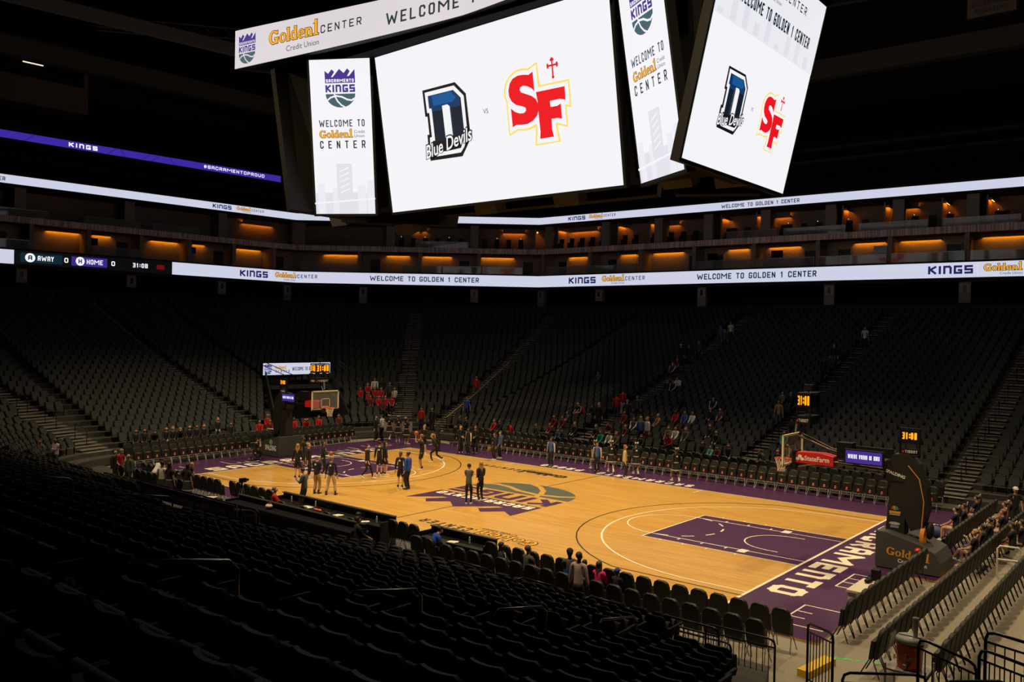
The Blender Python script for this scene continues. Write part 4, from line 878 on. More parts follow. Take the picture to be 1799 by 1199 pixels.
D.text('0', 14.75, 15.05, 12.44, 12.84, 'w', 2, .2)
D.rect(15.3, 12.25, 18.15, 13.0, 'pu', 1); D.disc(15.98, 12.64, .35, .36, 'w', 2); D.text('H', 15.84, 16.12, 12.45, 12.83, 'pu', 3, .24); D.text('HOME', 16.5, 17.8, 12.44, 12.84, 'w', 2, .17, .2)
D.text('0', 18.5, 18.8, 12.44, 12.84, 'w', 2, .2); D.text('31:08', 20.3, 21.6, 12.45, 12.83, 'w', 2, .2, .25); D.rect(22.4, 12.42, 23.1, 12.82, 'dr', 1)
rb_brand(D, 30.42, 33.39, 34.2, 36.5, 36.55, Z0, Z1)
D.P = [q for q in D.P]
ribbon('lower white ribbon on the left side showing AWAY 0 HOME 0 and the clock', 0, UL[1], Z0, Z1, D, [(0, 11.04, 'bw'), (11.04, 23.8, 'bk'), (23.8, UL[1], 'bw')])
D = Dec(); D.text('CENTER', 36.75, 38.75, Z0+.45, Z0+.82, 'ink', 1, .15, .4); D.text('WELCOME TO GOLDEN 1 CENTER', 44.06, 55.05, Z0+.34, Z0+.84, 'te', 1, .185, .2)
ribbon('lower white ribbon across the far left corner with one line of dark lettering', UL[1], UL[2], Z0, Z1, D, [(UL[1], UL[2], 'bw')])
D = Dec(); rb_brand(D, 64.78, 67.88, 68.6, 71.05, 73.2, Z0, Z1); D.text('WELCOME TO GOLDEN 1 CENTER', 78.41, 88.86, Z0+.34, Z0+.84, 'te', 1, .185, .2); rb_brand(D, 97.11, 100.1, 100.8, 103.2, 105.3, Z0, Z1)
ribbon('lower white ribbon along the whole far side, the longest one', UL[2], UL[4], Z0, Z1, D, [(UL[2], UL[4], 'bw')])
Z0, Z1 = 18.36, 19.03
D = Dec(); D.text('WELCOME TO GOLDEN 1 CENTER', 3.6, 10.35, Z0+.16, Z0+.48, 'te', 1, .185, .2); rb_brand(D, 27.55, 29.43, 29.96, 31.44, 32.84, Z0, Z1)
ribbon('upper white ribbon on the left side under the dark upper deck', 0, UL[1], Z0, Z1, D, [(0, UL[1], 'bw')])
ribbon('short upper white ribbon at the far left corner cut off behind the scoreboard', UL[1], 42.3, Z0, Z1, Dec(), [(UL[1], 42.3, 'bw')])
ribbon('short upper white ribbon right of the scoreboard in the far left corner', 52.5, UL[2], Z0, Z1, Dec(), [(52.5, UL[2], 'bw')])
b = MB(); rbox(b, 42.3, 52.5, Z0-.03, Z1+.03, .05, -.18); tag(b.build('wall_upper_ribbon_gap', BLK), kind='structure')
D = Dec(); rb_brand(D, 64.57, 66.57, 67.0, 68.55, 69.95, Z0, Z1); D.text('WELCOME TO GOLDEN 1 CENTER', 80.57, 87.35, Z0+.16, Z0+.48, 'te', 1, .185, .2)
ribbon('upper white ribbon along the whole far side right of the scoreboard', UL[2], UL[4], Z0, Z1, D, [(UL[2], UL[4], 'bw')])
Z0, Z1 = 21.88, 22.48
D = Dec(); D.text('KIngs', 14.94, 17.2, 22.0, 22.36, 'w', 2, .27, .28); D.text('#SACRAMENTOPROUD', 26.6, 32.8, 22.05, 22.35, 'w', 2, .2, .25)
for (u, s) in ((12.0, .35), (18.4, .35), (19.3, -.2), (21.3, .35), (22.1, .35), (23.6, -.3)): D.stroke([(u-s, 21.9), (u+s, 22.46)], .05, 'kb', 1)
ribbon('violet ribbon with white lettering on the third level at upper left', 0, 34.62, Z0, Z1, D, [(0, 34.62, 'rp')], .1)
# upper deck, its fascia, and the roof
b = MB(); slab(b, 21.6, 21.84, .05, -4); slab(b, 22.52, 22.8, .05, -4); A = mitre(-1.2); B = mitre(-18)
b.grid([[(p.x, p.y, 19.3) for p in A], [(p.x, p.y, 20.9) for p in mitre(-4)]]); b.grid([[(p.x, p.y, 22.8) for p in mitre(-2)], [(p.x, p.y, 31) for p in B]])
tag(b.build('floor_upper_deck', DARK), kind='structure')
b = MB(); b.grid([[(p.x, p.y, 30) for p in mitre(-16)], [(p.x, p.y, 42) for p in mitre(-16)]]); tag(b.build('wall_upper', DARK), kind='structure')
b = MB(); b.box((-10, 4, 40.2), (130, 110, .4)); tag(b.build('ceiling', BLK), kind='structure')
b = MB(); b.box((0, -50, 20), (110, .4, 40)); tag(b.build('wall_near', BLK), kind='structure')
b = MB(); b.box((48, 0, 20), (.4, 100, 40)); tag(b.build('wall_right', BLK), kind='structure')
# dull band of concrete high on the far side and the left, catwalk, press box, banner
BANDM = mat('deck_fascia', (.10, .095, .085), .8, noise=.1, nscale=1)
b = MB(); slab(b, 29.6, 31.2, -4, -5); tag(b.build('trim_deck_fascia', BANDM), kind='structure')
pb = thing('press_box', 'dull brown glazed press box high at the upper left with two lit tubes', 'booth', (0, 0, 0))
b = MB(); rbox(b, 4, 18.6, 26.3, 32.0, -6, -10); b.build('booth_shell', mat('booth_brown', (.16, .13, .11), .8), pb)
b = MB(); rbox(b, 4.2, 18.2, 28.6, 30.2, -5.9, -5.98); wn = b.build('window_strip', mat('booth_glass', (.01, .012, .012), .12), pb)
for u in (8.6, 13.2):
    b = MB(); rbox(b, u, u+1.6, 29.75, 29.83, -5.8, -5.88); b.build('tube_light', E_TU, pb)
def truss(p0, p1, s, label):
    b = MB(); p0, p1 = Vector(p0), Vector(p1); d = p1-p0; n = int(d.length/1.6); up = Vector((0, 0, s)); sd = Vector((-d.y, d.x, 0)).normalized()*s*.5
    ch = [sd, -sd, up]
    for c in ch: b.tube([p0+c, p1+c], .07, 5)
    for i in range(n):
        a = p0+d*i/n; e = p0+d*(i+1)/n
        for j in range(3): b.tube([a+ch[j], e+ch[(j+1) % 3]], .04, 4)
    tag(b.build('roof_truss', mat('truss_metal', (.20, .17, .12), .4, .5)), label, 'truss')
truss((8, 26, 30.5), (30, 36, 33.5), 1.0, 'lattice roof truss with golden reflections at the upper right beside the scoreboard')  # golden reflections are put into the warm metal colour, no gilding
truss((-46, 2, 31.5), (-30, 30, 33.0), 1.0, 'dark lattice catwalk truss at the upper left')
truss((-36, -10, 33.5), (-14, 24, 35.0), 1.2, 'dark lattice roof truss above the left end of the scoreboard')
b = MB(); b.box((-38.5, 10, 30.4), (.35, 54, 1.0), M=Matrix.Rotation(R(-9), 3, 'Z')); tag(b.build('catwalk', mat('catwalk_grey', (.16, .155, .15), .6)), 'long grey catwalk beam sloping across the upper left', 'catwalk')
b = MB(); b.box((13.4, 30, 30.1), (2.9, .05, 5.0)); b.cur = 1; D = Dec()
D.rect(-1.35, -2.4, 1.35, 2.4, 'a', 0); D.ring(-.1, .9, .75, .75, .06, .06, 'b', 1); D.stroke([(-.6, .3), (-.9, -1.2)], .12, 'b', 1); D.stroke([(-.1, .1), (-.15, -1.2)], .12, 'b', 1); D.stroke([(.4, .3), (.5, -1.2)], .12, 'b', 1); D.text('SACRAMENTO', -1.1, 1.1, -1.75, -1.45, 'b', 1, .15); D.text('MONARCHS', -.9, .9, -2.2, -1.9, 'b', 1, .15)
D.lay(b, lambda x, y, h: (13.4+x, 29.96-h, 30.1+y), {'a': 1, 'b': 2}, .01)
tag(b.build('hanging_banner', [BLK, mat('banner_cloth', (.16, .145, .13), .9), mat('banner_ink', (.06, .05, .06), .9)]), 'faded championship banner hanging at the upper right', 'banner')
# fittings that hold the court lights
for (x, y) in SPOTS:
    b = MB(); b.tube([(x, y, 28.2), (x, y, 27.6)], .35, 12); b.cur = 1; b.tube([(x, y, 28.2), (x, y, 40)], .04, 5)
    tag(b.build('spotlight', [K, K]), 'black ceiling floodlight aimed down at the court', 'light', 'ceiling floodlights over the court')
# ------------------------------------------------------------------ centre-hung scoreboard
sbd = thing('scoreboard', 'huge four-sided centre-hung video scoreboard above the court', 'scoreboard', (0, 0, 16.8))
def frame(c, u, n, tilt):
    u = Vector(u).normalized(); n = Vector(n).normalized(); v = Vector((0, 0, math.cos(tilt)))+n*math.sin(tilt); nn = u.cross(v); c = Vector(c)-Vector((0, 0, 16.8))
    if nn.dot(n) < 0: nn = -nn
    return lambda x, y, h: tuple(c+u*x+v*y+nn*h)
def panel(name, f, w_, h_, D, base='wh', t=.35):
    b = MB(); P = [f(-w_/2-.12, -h_/2-.12, -t), f(w_/2+.12, -h_/2-.12, -t), f(w_/2+.12, -h_/2-.12, 0), f(-w_/2-.12, -h_/2-.12, 0), f(-w_/2-.12, h_/2+.12, -t), f(w_/2+.12, h_/2+.12, -t), f(w_/2+.12, h_/2+.12, 0), f(-w_/2-.12, h_/2+.12, 0)]
    b.cur = 21; b.hexa(P)
    E = Dec(); E.rect(-w_/2, -h_/2, w_/2, h_/2, base, 0); E.P += D.P
    E.lay(b, lambda x, y, h: f(x, y, .01+h), SMI, .008)
    return b.build(name, SCREEN_MATS, sbd)
def matchup():
    """the two school marks in units of the screen width"""
    D = Dec(); Lg = LOGO
    D.poly(Lg['Dout'], 'ink', 1); D.poly(Lg['Dwh'], 'wh', 2); D.poly(Lg['Din'], 'b3', 3)
    D.poly([(-.2535, .098), (-.134, .0985), (-.108, .074), (-.107, .045), (-.2415, .045), (-.242, .058), (-.2535, .059)], 'b2', 4); D.poly([(-.235, .0975), (-.145, .098), (-.122, .075), (-.14, .063), (-.23, .063)], 'bl', 5)
    D.poly([(-.2505, -.055), (-.1015, -.052), (-.124, -.0885), (-.2505, -.0895)], 'ink', 4)
    D.poly(Lg['Dct'], 'wh', 6); T = Dec()
    fonttext(T, 'Blue Devils', 0, .238, 0, 'ink', 7, bold=.07, shear=.35, y1=.052); fonttext(T, 'Blue Devils', .004, .234, .004, 'wh', 8, bold=.012, shear=.35, y1=.048)
    D.put(T, -.293, -.112, 1, 1, R(9.5)); fonttext(D, 'VS', -.011, .011, .004, 'sl', 1)
    D.poly(Lg['SFy'], 'ye', 1); D.poly(Lg['SFw'], 'wh', 2); D.poly(Lg['S'], 'rd', 3); D.poly(Lg['F'], 'rd', 4)
    D.stroke([(.2818, .070), (.2818, .119)], .0055, 'rd', 1); D.stroke([(.266, .1022), (.297, .1022)], .0055, 'rd', 1)
    for (x, y) in ((.2818, .121), (.2645, .1022), (.2995, .1022)): 
        D.disc(x, y, .0045, .0045, 'rd', 1, 8); D.disc(x+(.004 if x == .2818 else 0), y+(.004 if x != .2818 else -.003), .0038, .0038, 'rd', 1, 8); D.disc(x-(.004 if x == .2818 else 0), y-(.004 if x != .2818 else .003), .0038, .0038, 'rd', 1, 8)
    D.disc(.2818, .068, .005, .005, 'rd', 1, 8)
    return D
MU = matchup()
WM, HM = 13.45, 7.36
for s in (-1, 1):
    D = Dec(); D.put(MU, 0, 0, WM)
    f = frame((0, s*1.87, 16.76), (-s*.9995, -.02, 0), (0, s, 0), R(10.5)); panel('main_screen', f, WM, HM, D)
WE, HE = 8.5, 7.4
for s in (-1, 1):
    D = Dec(); D.put(MU, -.01*WE, -.156*WE, WE*1.0, WE*1.03); D.rect(-WE/2, .128*WE, WE/2, HE/2, 'll', 1)
    D.rect(-WE/2, .128*WE, WE/2, .125*WE, 'lg', 1)
    for i in range(9): D.rect((-.48+i*.107)*WE, .13*WE, (-.43+i*.107)*WE, (.15+.03*((i*7) % 5))*WE, 'lg', 2)
    D.text('WELCOME TO GOLDEN 1 CENTER', -.33*WE, .40*WE, .215*WE, .265*WE, 'te', 3, .17, .22); golden(D, -.20*WE, .335*WE, .032*WE, 'go', 'ink', 3); D.text('CENTER', .06*WE, .30*WE, .335*WE, .37*WE, 'ink', 3, .15, .5); fonttext(D, 'Credit Union', -.08*WE, .04*WE, .300*WE, 'ink', 3)
    f = frame((s*11.6, 0, 16.83), (0, s, 0), (s, 0, 0), R(12.5)); panel('end_screen', f, WE, HE, D)
def narrow_art(w_, h_):
    D = Dec(); D.put(kings_logo('pu', 'gy', 'wh'), 0, h_*.315, w_*.5)
    D.text('WELCOME TO', -w_*.38, w_*.38, h_*.07, h_*.115, 'sl', 1, .15, .3)
    golden(D, -w_*.38, h_*.0, w_*.56/GOLD_W, 'go', 'ink', 1); fonttext(D, 'Credit', w_*.2, w_*.38, h_*.027, 'sl', 1); fonttext(D, 'Union', w_*.2, w_*.37, h_*.0, 'sl', 1)
    D.text('CENTER', -w_*.38, w_*.38, -h_*.07, -h_*.02, 'ink', 1, .15, .95)
    D.rect(-w_/2, -h_*.5, w_/2, -h_*.36, 'lg', 1)                                                    # faint skyline and bridge tower
    for (x, y, q) in ((-.45, -.30, .12), (-.2, -.33, .1), (.22, -.31, .14), (.38, -.28, .12)): D.rect(w_*x, -h_*.5, w_*(x+q), h_*y, 'll', 2)
    D.rect(-w_*.12, -h_*.40, w_*.14, -h_*.17, 'lg', 3)
    for i in range(5): D.stroke([(-w_*.06, -h_*(.36-.035*i)), (w_*.08, -h_*(.335-.035*i))], .05, 'wh', 4)
    D.stroke([(-w_*.5, -h_*.43), (w_*.5, -h_*.40)], .08, 'wh', 4)
    return D
for sx in (-1, 1):
    for sy in (-1, 1):
        top = [Vector((sx*9.65, sy*4.05, 20.4)), Vector((sx*7.0, sy*2.5, 20.4))]; bot = [Vector((sx*10.22, sy*3.0, 13.1)), Vector((sx*7.6, sy*1.45, 13.1))]
        if sx*sy < 0: top.reverse(); bot.reverse()
        c = (top[0]+top[1]+bot[0]+bot[1])/4-Vector((0, 0, 16.8)); u = (top[1]-top[0]); w_ = u.length; u.normalize(); v = (top[0]-bot[0]); h_ = v.length; v.normalize(); n = u.cross(v)
        if sx*sy > 0 and n.dot(Vector((0, sy, 0))) < 0 or sx*sy < 0 and n.dot(Vector((0, sy, 0))) < 0: n = -n; 
        fl = -1 if u.cross(v).dot(n) < 0 else 1
        f = (lambda c, u, v, n: (lambda x, y, h: tuple(c+u*x+v*y+n*h)))(c, u*fl, v, n)
        panel('corner_screen', f, w_, h_, narrow_art(w_, h_))
# upper ring of the scoreboard: four bowed ribbons
for s in (-1, 1):
    D = Dec()
    D.put(kings_logo('pu', 'gy', 'rw'), -13.6, .92, 1.22, 1.3)
    golden(D, -12.0, .85, .46, 'go', 'ink', 1); D.text('CENTER', -8.5, -5.9, .86, 1.28, 'ink', 1, .15, .4); fonttext(D, 'Credit Union', -10.8, -8.6, .32, 'sl', 1)
    D.text('WELCOME TO GOLDEN 1 CENTER', -4.4, 9.5, .5, 1.15, 'te', 1, .16, .35)
    E = Dec()
    for i in range(40): E.rect(-14.5+.725*i, 0, -14.5+.725*(i+1), 1.95, 'rw', 0)
    E.P += D.P
    def f(x, y, h, s=s):
        a = abs(x)/14.5; k = 1-.26*(1-a)**1.2; yy = 3.42+1.62*a**1.25
        return (x*-s if s > 0 else x, s*(yy+h), 20.6-16.8+y*k)
    b = MB(); b.cur = 21
    for i in range(20):
        x0 = -14.5+1.45*i; x1 = x0+1.45; b.hexa([f(x0, -.02, -.3), f(x1, -.02, -.3), f(x1, -.02, -.01), f(x0, -.02, -.01), f(x0, 1.97, -.3), f(x1, 1.97, -.3), f(x1, 1.97, -.01), f(x0, 1.97, -.01)])
    E.lay(b, lambda x, y, h: f(x, y, .01+h), SMI, .008); b.build('ring_display', SCREEN_MATS, sbd)
    def f2(x, y, h, s=s):
        a = abs(x)/4.95; k = 1-.15*(1-a); return (s*(12.75+1.7*a*a+h), x*s, 20.6-16.8+y*k)
    b = MB(); b.cur = 21; E = Dec()
    for i in range(16): E.rect(-4.95+.61875*i, 0, -4.95+.61875*(i+1), 1.95, 'rw', 0)
    for i in range(8):
        a_, c_ = -4.95+1.2375*i, -4.95+1.2375*(i+1); b.hexa([f2(a_, -.02, -.3), f2(c_, -.02, -.3), f2(c_, -.02, -.01), f2(a_, -.02, -.01), f2(a_, 1.97, -.3), f2(c_, 1.97, -.3), f2(c_, 1.97, -.01), f2(a_, 1.97, -.01)])
    E.lay(b, lambda x, y, h: f2(x, y, .01+h), SMI, .008); b.build('ring_display', SCREEN_MATS, sbd)
b = MB(); q = 16.8
b.hexa([(-11.0, -2.6, 12.9-q), (11.0, -2.6, 12.9-q), (11.0, 2.6, 12.9-q), (-11.0, 2.6, 12.9-q), (-11.4, -1.4, 20.5-q), (11.4, -1.4, 20.5-q), (11.4, 1.4, 20.5-q), (-11.4, 1.4, 20.5-q)]) if False else None
b.hexa([(-10.6, -.6, 13.5-q), (10.6, -.6, 13.5-q), (10.6, .6, 13.5-q), (-10.6, .6, 13.5-q), (-11.2, -1.3, 20.5-q), (11.2, -1.3, 20.5-q), (11.2, 1.3, 20.5-q), (-11.2, 1.3, 20.5-q)])
for s in (-1, 1): b.hexa([(s*10.1, -2.0, 13.2-q), (s*10.6, -3.6, 13.2-q), (s*10.6, 3.6, 13.2-q), (s*10.1, 2.0, 13.2-q), (s*10.0, -2.8, 20.5-q), (s*11.5, -4.0, 20.5-q), (s*11.5, 4.0, 20.5-q), (s*10.0, 2.8, 20.5-q)])
b.box((0, 0, 4.6), (25, 6.4, 2.0)); b.hexa([(-12.8, .6, 13.3-q), (-5.2, .6, 12.62-q), (-5.2, 1.9, 12.62-q), (-12.8, 1.9, 13.3-q), (-12.6, .6, 14.2-q), (-5.0, .6, 13.6-q), (-5.0, 1.9, 13.6-q), (-12.6, 1.9, 14.2-q)]); b.build('hull', mat('scoreboard_hull', (.009, .009, .009), .9, spec=.1), sbd)
b = MB()
for x in (-9, -3, 3, 9):
    for y in (-2, 2): b.tube([(x, y, 5.5), (x*1.1, y*1.3, 23.2)], .05, 5)
b.build('hoist_cable', STEEL, sbd)
for i, (x, y, z) in enumerate(((-8.0, 1.2, 12.75), (-13.4, 1.2, 13.55), (-1.6, .3, 13.2), (3.0, .3, 13.2), (7.9, 1.0, 13.6), (10.0, 1.4, 13.5))):
    b = MB(); M = Matrix.Rotation(R(25), 3, 'X'); b.box((x, y, z-q), (1.3, .7, .55), M=M); b.box((x, y, z-q+.45), (.12, .12, .5)); b.build('speaker_box', mat('speaker_grey', (.07, .065, .055), .7), sbd)
# ------------------------------------------------------------------ basket stands
PAD = mat('black_padding', (.008, .008, .008), .6, noise=.2, nscale=6); PADG = mat('grey_padding_cover', (.042, .043, .043), .7, noise=.15, nscale=4)
BFRAME = mat('backboard_frame', (.72, .66, .46), .4); BGLASS = mat('backboard_glass', (.6, .65, .65), .03, 0, 0, .5, 0, 0, 8, .12); RIMM = mat('orange_rim', (.75, .09, .02), .4); NETM = mat('net_cord', (.70, .62, .45), .8)
ORANGE = mat('orange_cable', (.60, .22, .02), .6)
CLK = mat('clock_black', (.01, .01, .011), .3)
def decal_mesh(mb, D, f, mi): D.lay(mb, f, mi, .004)
def basket(s):
    side = 'right' if s > 0 else 'far left'
    rt = thing('basketball_hoop', ('near right' if s > 0 else 'far left')+' portable basketball hoop with black padded base, clocks and side display', 'basketball hoop', (0, 0, 0), 0 if s > 0 else math.pi, 'portable basketball hoops')
    b = MB(); b.prism([(16.2, .04), (16.2, 1.16), (16.5, 1.16), (17.5, .92), (17.95, .72), (18.12, .4), (18.12, .04)], 'y', -.8, .8)
    D = Dec(); mi = {'go': 1, 'w': 2, 'k': 0}
    T = Dec(); golden(T, 0, .0, .165, 'go'); D.put(T, 16.53, .48, 1.06, 1.0, R(-4)); fonttext(T2 := Dec(), 'Credit Union', 0, .86, 0, 'w', 1, bold=.02); D.put(T2, 16.88, .27, 1, 1, R(-3))
    decal_mesh(b, D, lambda x, z, h: (x, -.802-h, z), mi)
    D = Dec(); fonttext(D, 'SPALDING', -1.05, .0, 0, 'w', 1, bold=.03, y1=.30); D.ring(-.5, .48, .13, .13, .02, .02, 'w', 1); D.stroke([(-.63, .48), (-.37, .48)], .02, 'w', 1); D.stroke([(-.5, .36), (-.5, .6)], .02, 'w', 1)
    decal_mesh(b, D, lambda x, z, h: (16.75-x-.3, .802+h, .35+z), mi)
    b.build('padded_base', [PADG, GOLDD, WHITE], rt)
    b = MB(); b.hexa([(16.34, -.26, 1.1), (16.92, -.26, 1.0), (16.92, .26, 1.0), (16.34, .26, 1.1), (16.46, -.24, 2.75), (16.90, -.24, 2.75), (16.90, .24, 2.75), (16.46, .24, 2.75)])
    D = Dec(); cols = ['c%d' % i for i in range(6)]
    for i in range(6): D.poly([(0, 0)]+[(.13*math.cos(R(15+25*i+a)), .15*math.sin(R(15+25*i+a))) for a in (0, 8, 16, 24)], cols[i], 1)
    D.rect(-.17, -.10, .17, -.02, 'go', 1); D.rect(-.16, -.15, .16, -.115, 'w', 1)
    D.disc(0, -.42, .17, .05, 'w', 1, 16); D.rect(-.13, -.56, .13, -.485, 'lv', 1)
    decal_mesh(b, D, lambda x, z, h: (16.62+x, -.262-h, 1.80+z), {'go': 1, 'w': 2, 'lv': 3, 'c0': 4, 'c1': 5, 'c2': 6, 'c3': 7, 'c4': 8, 'c5': 9})
    pc = [(.05, .12, .5), (.02, .3, .3), (.03, .25, .05), (.55, .35, .02), (.5, .12, .02), (.4, .03, .03)]
    b.build('mast_padding', [PAD, GOLDD, mat('print_grey', (.40, .40, .40), .6), mat('print_lavender', (.22, .22, .32), .6)]+[mat('plume_%d' % i, c, .6) for i, c in enumerate(pc)], rt)
    b = MB(); b.prism([(16.35, 2.75), (16.2, 3.15), (16.55, 3.62), (16.95, 3.66), (17.3, 3.35), (17.55, 2.6), (17.6, 1.9), (17.45, 1.35), (17.1, 1.2), (16.92, 1.6), (16.9, 2.75)], 'y', -.27, .27)
    D = Dec(); fonttext(D, 'SPALDING', 0, .62, 0, 'w', 1, bold=.03); T = Dec(); T.put(D, 16.30, 3.02, 1, 1, R(-16))
    decal_mesh(b, T, lambda x, z, h: (x, -.272-h, z), {'w': 1}); b.build('rear_boom', [PAD, WHITE], rt)
    b = MB()
    for y in (-.16, .16):
        b.tube([(16.5, y, 3.05), (14.6, y, 3.12), (13.2, y, 3.05)], .055, 8); b.tube([(16.3, y, 3.35), (15.3, y, 3.35), (14.4, y, 3.55), (13.35, y*1.5, 3.95)], .04, 8)
    b.box((13.25, 0, 3.1), (.14, .5, .6)); b.box((14.95, -.0, 3.55), (.5, .42, .55)); b.build('boom', KM, rt)
    b = MB(); b.tube([(13.2, 0, 4.02), (13.25, 0, 4.45)], .04, 8); b.tube([(13.15, -.3, 3.0), (12.98, 0, 2.82), (13.3, .0, 2.85), (13.9, 0, 3.0)], .05, 6); b.build('board_bracket', STEEL, rt)
    b = MB(); b.prism([(13.1, 3.0), (13.35, 3.36), (14.2, 3.38), (14.6, 3.30), (14.62, 2.98)], 'y', -.24, .24)
    D = Dec(); fonttext(D, 'StateFarm', 0, .85, 0, 'w', 1, bold=.02); 
    for k in range(3): D.disc(-.16+.08*(k-1), .04+(.08 if k == 1 else 0), .07, .05, 'w', 1, 12)
    T = Dec(); T.put(D, 13.62, 3.09, 1, 1.1, 0); decal_mesh(b, T, lambda x, z, h: (x, -.242-h, z), {'w': 1}); b.build('boom_cover', [mat('red_cover', (.50, .012, .012), .5), WHITE], rt)
    b = MB(); x = 13.106
    for (y0, y1, z0, z1) in ((-.915, .915, 2.90, 2.97), (-.915, .915, 3.90, 3.97), (-.915, -.85, 2.9, 3.97), (.85, .915, 2.9, 3.97)): b.box((x, (y0+y1)/2, (z0+z1)/2), (.06, y1-y0, z1-z0))
    fr = b.build('backboard_frame', BFRAME, rt)
    b = MB(); b.box((x, 0, 3.435), (.02, 1.72, .95)); b.cur = 1
    for (y0, y1, z0, z1) in ((-.305, .305, 3.05, 3.09), (-.305, .305, 3.50, 3.54), (-.305, -.26, 3.05, 3.54), (.26, .305, 3.05, 3.54)): b.box((x-.014, (y0+y1)/2, (z0+z1)/2), (.006, y1-y0, z1-z0))
    b.build('backboard_glass', [BGLASS, BFRAME], rt)
    b = MB(); b.box((x-.02, 0, 2.92), (.08, 1.8, .07)); b.box((x-.01, 0, 2.86), (.1, .5, .25)); b.build('board_padding', PAD, rt)
    xc = x-.40
    b = MB(); b.tube([(xc+.228*math.cos(2*math.pi*i/24), .228*math.sin(2*math.pi*i/24), 3.05) for i in range(24)], .014, 6, True); b.box((x-.12, 0, 3.02), (.16, .18, .1)); rim = b.build('rim', RIMM, rt)
    b = MB(); N = 12; lv = [(.222, 3.04), (.19, 2.93), (.15, 2.80), (.125, 2.68), (.13, 2.58)]
    for i in range(N):
        for sg in (-1, 1): b.tube([(xc+r*math.cos(2*math.pi*(i+sg*j*.5)/N), r*math.sin(2*math.pi*(i+sg*j*.5)/N), z) for j, (r, z) in enumerate(lv)], .008, 4)
    b.build('net', NETM, rim)
    b = MB(); cx = 13.63; b.box((cx, 0, 4.95), (.46, .9, .05)); 
    for z in (5.42, 4.62, 4.38): b.box((cx, 0, z), (.48, .95, .05))
    for dx in (-.22, .22):
        for dy in (-.45, .45): b.box((cx+dx, dy, 4.9), (.04, .04, 1.08))
    b.box((cx, 0, 4.5), (.46, .93, .2)); b.box((cx, 0, 5.15), (.40, .86, .42)); b.tube([(cx, 0, 4.38), (13.3, 0, 3.9)], .05, 6); b.box((cx, 0, 5.62), (.3, .22, .2)); b.tube([(cx, 0, 5.4), (cx, 0, 5.9)], .02, 5)
    D = Dec(); D.text('31:08', -.40, .40, .02, .34, 'am', 1, .2, .3); D.text('TISSOT', -.30, .36, -.56, -.46, 'w', 1, .17, .25); D.rect(-.43, -.56, -.35, -.47, 'r', 1)
    decal_mesh(b, D, lambda u, v, h: (cx-.245-h, -u, 5.0+v), {'am': 1, 'w': 2, 'r': 3})
    D2 = Dec(); D2.put(D, 0, 0, .5, 1)
    decal_mesh(b, D2, lambda u, v, h: (cx+u, -.477-h, 5.0+v), {'am': 1, 'w': 2, 'r': 3}); decal_mesh(b, D2, lambda u, v, h: (cx-u, .477+h, 5.0+v), {'am': 1, 'w': 2, 'r': 3})
    b.build('shot_clock', [CLK, E_AM, WHITE, REDP], rt)
    b = MB(); cx = 16.96
    for z in (4.46, 4.0, 3.58): b.box((cx, 0, z), (.62, .12, .04))
    for dx in (-.29, .29): b.box((cx+dx, 0, 4.0), (.04, .12, .9))
    b.box((cx, 0, 4.22), (.55, .08, .40)); b.box((cx, 0, 3.72), (.55, .08, .2)); b.tube([(cx, 0, 3.6), (cx, 0, 3.3)], .05, 6)
    D = Dec(); D.text('31:08', -.22, .22, .12, .34, 'am', 1, .2, .3); D.text('TISSOT', -.13, .25, -.32, -.23, 'w', 1, .17, .25); D.rect(-.22, -.32, -.15, -.24, 'r', 1)
    decal_mesh(b, D, lambda u, v, h: (cx+u, -.065-h, 4.0+v), {'am': 1, 'w': 2, 'r': 3}); decal_mesh(b, D, lambda u, v, h: (cx-u, .065+h, 4.0+v), {'am': 1, 'w': 2, 'r': 3})
    b.build('tower_clock', [CLK, E_AM, WHITE, REDP], rt)
    for sy in (-1, 1):
        b = MB(); b.cur = 21; b.box((15.70, sy*.52, 3.44), (1.24, .12, .48)); D = Dec(); D.rect(-.575, -.2, .575, .2, 'pu', 0); D.text('WHERE PROUD IS KING', -.50, .50, -.06, .08, 'w', 1, .2, .35)
        D.lay(b, lambda u, v, h: (15.70-sy*u, sy*(.585+h), 3.44+v), SMI, .004); b.build('side_display', SCREEN_MATS, rt)
    b = MB()
    for i in range(4): b.tube([(17.45+.03*i, -.34+.17*math.cos(2*math.pi*j/14), 1.05+.30*math.sin(2*math.pi*j/14)) for j in range(14)], .022, 5, True)
    b.tube([(17.0, -.30, 3.3), (17.35, -.33, 2.9), (17.5, -.34, 2.2), (17.45, -.34, 1.35)], .02, 5); b.build('cable_coil', ORANGE, rt)
    b = MB(); b.ball((17.6, .05, 1.25), .26, 10, 7, (.5, .8, 1.1)); b.build('cable_bag', PAD, rt)
    return rt
basket(1); basket(-1)
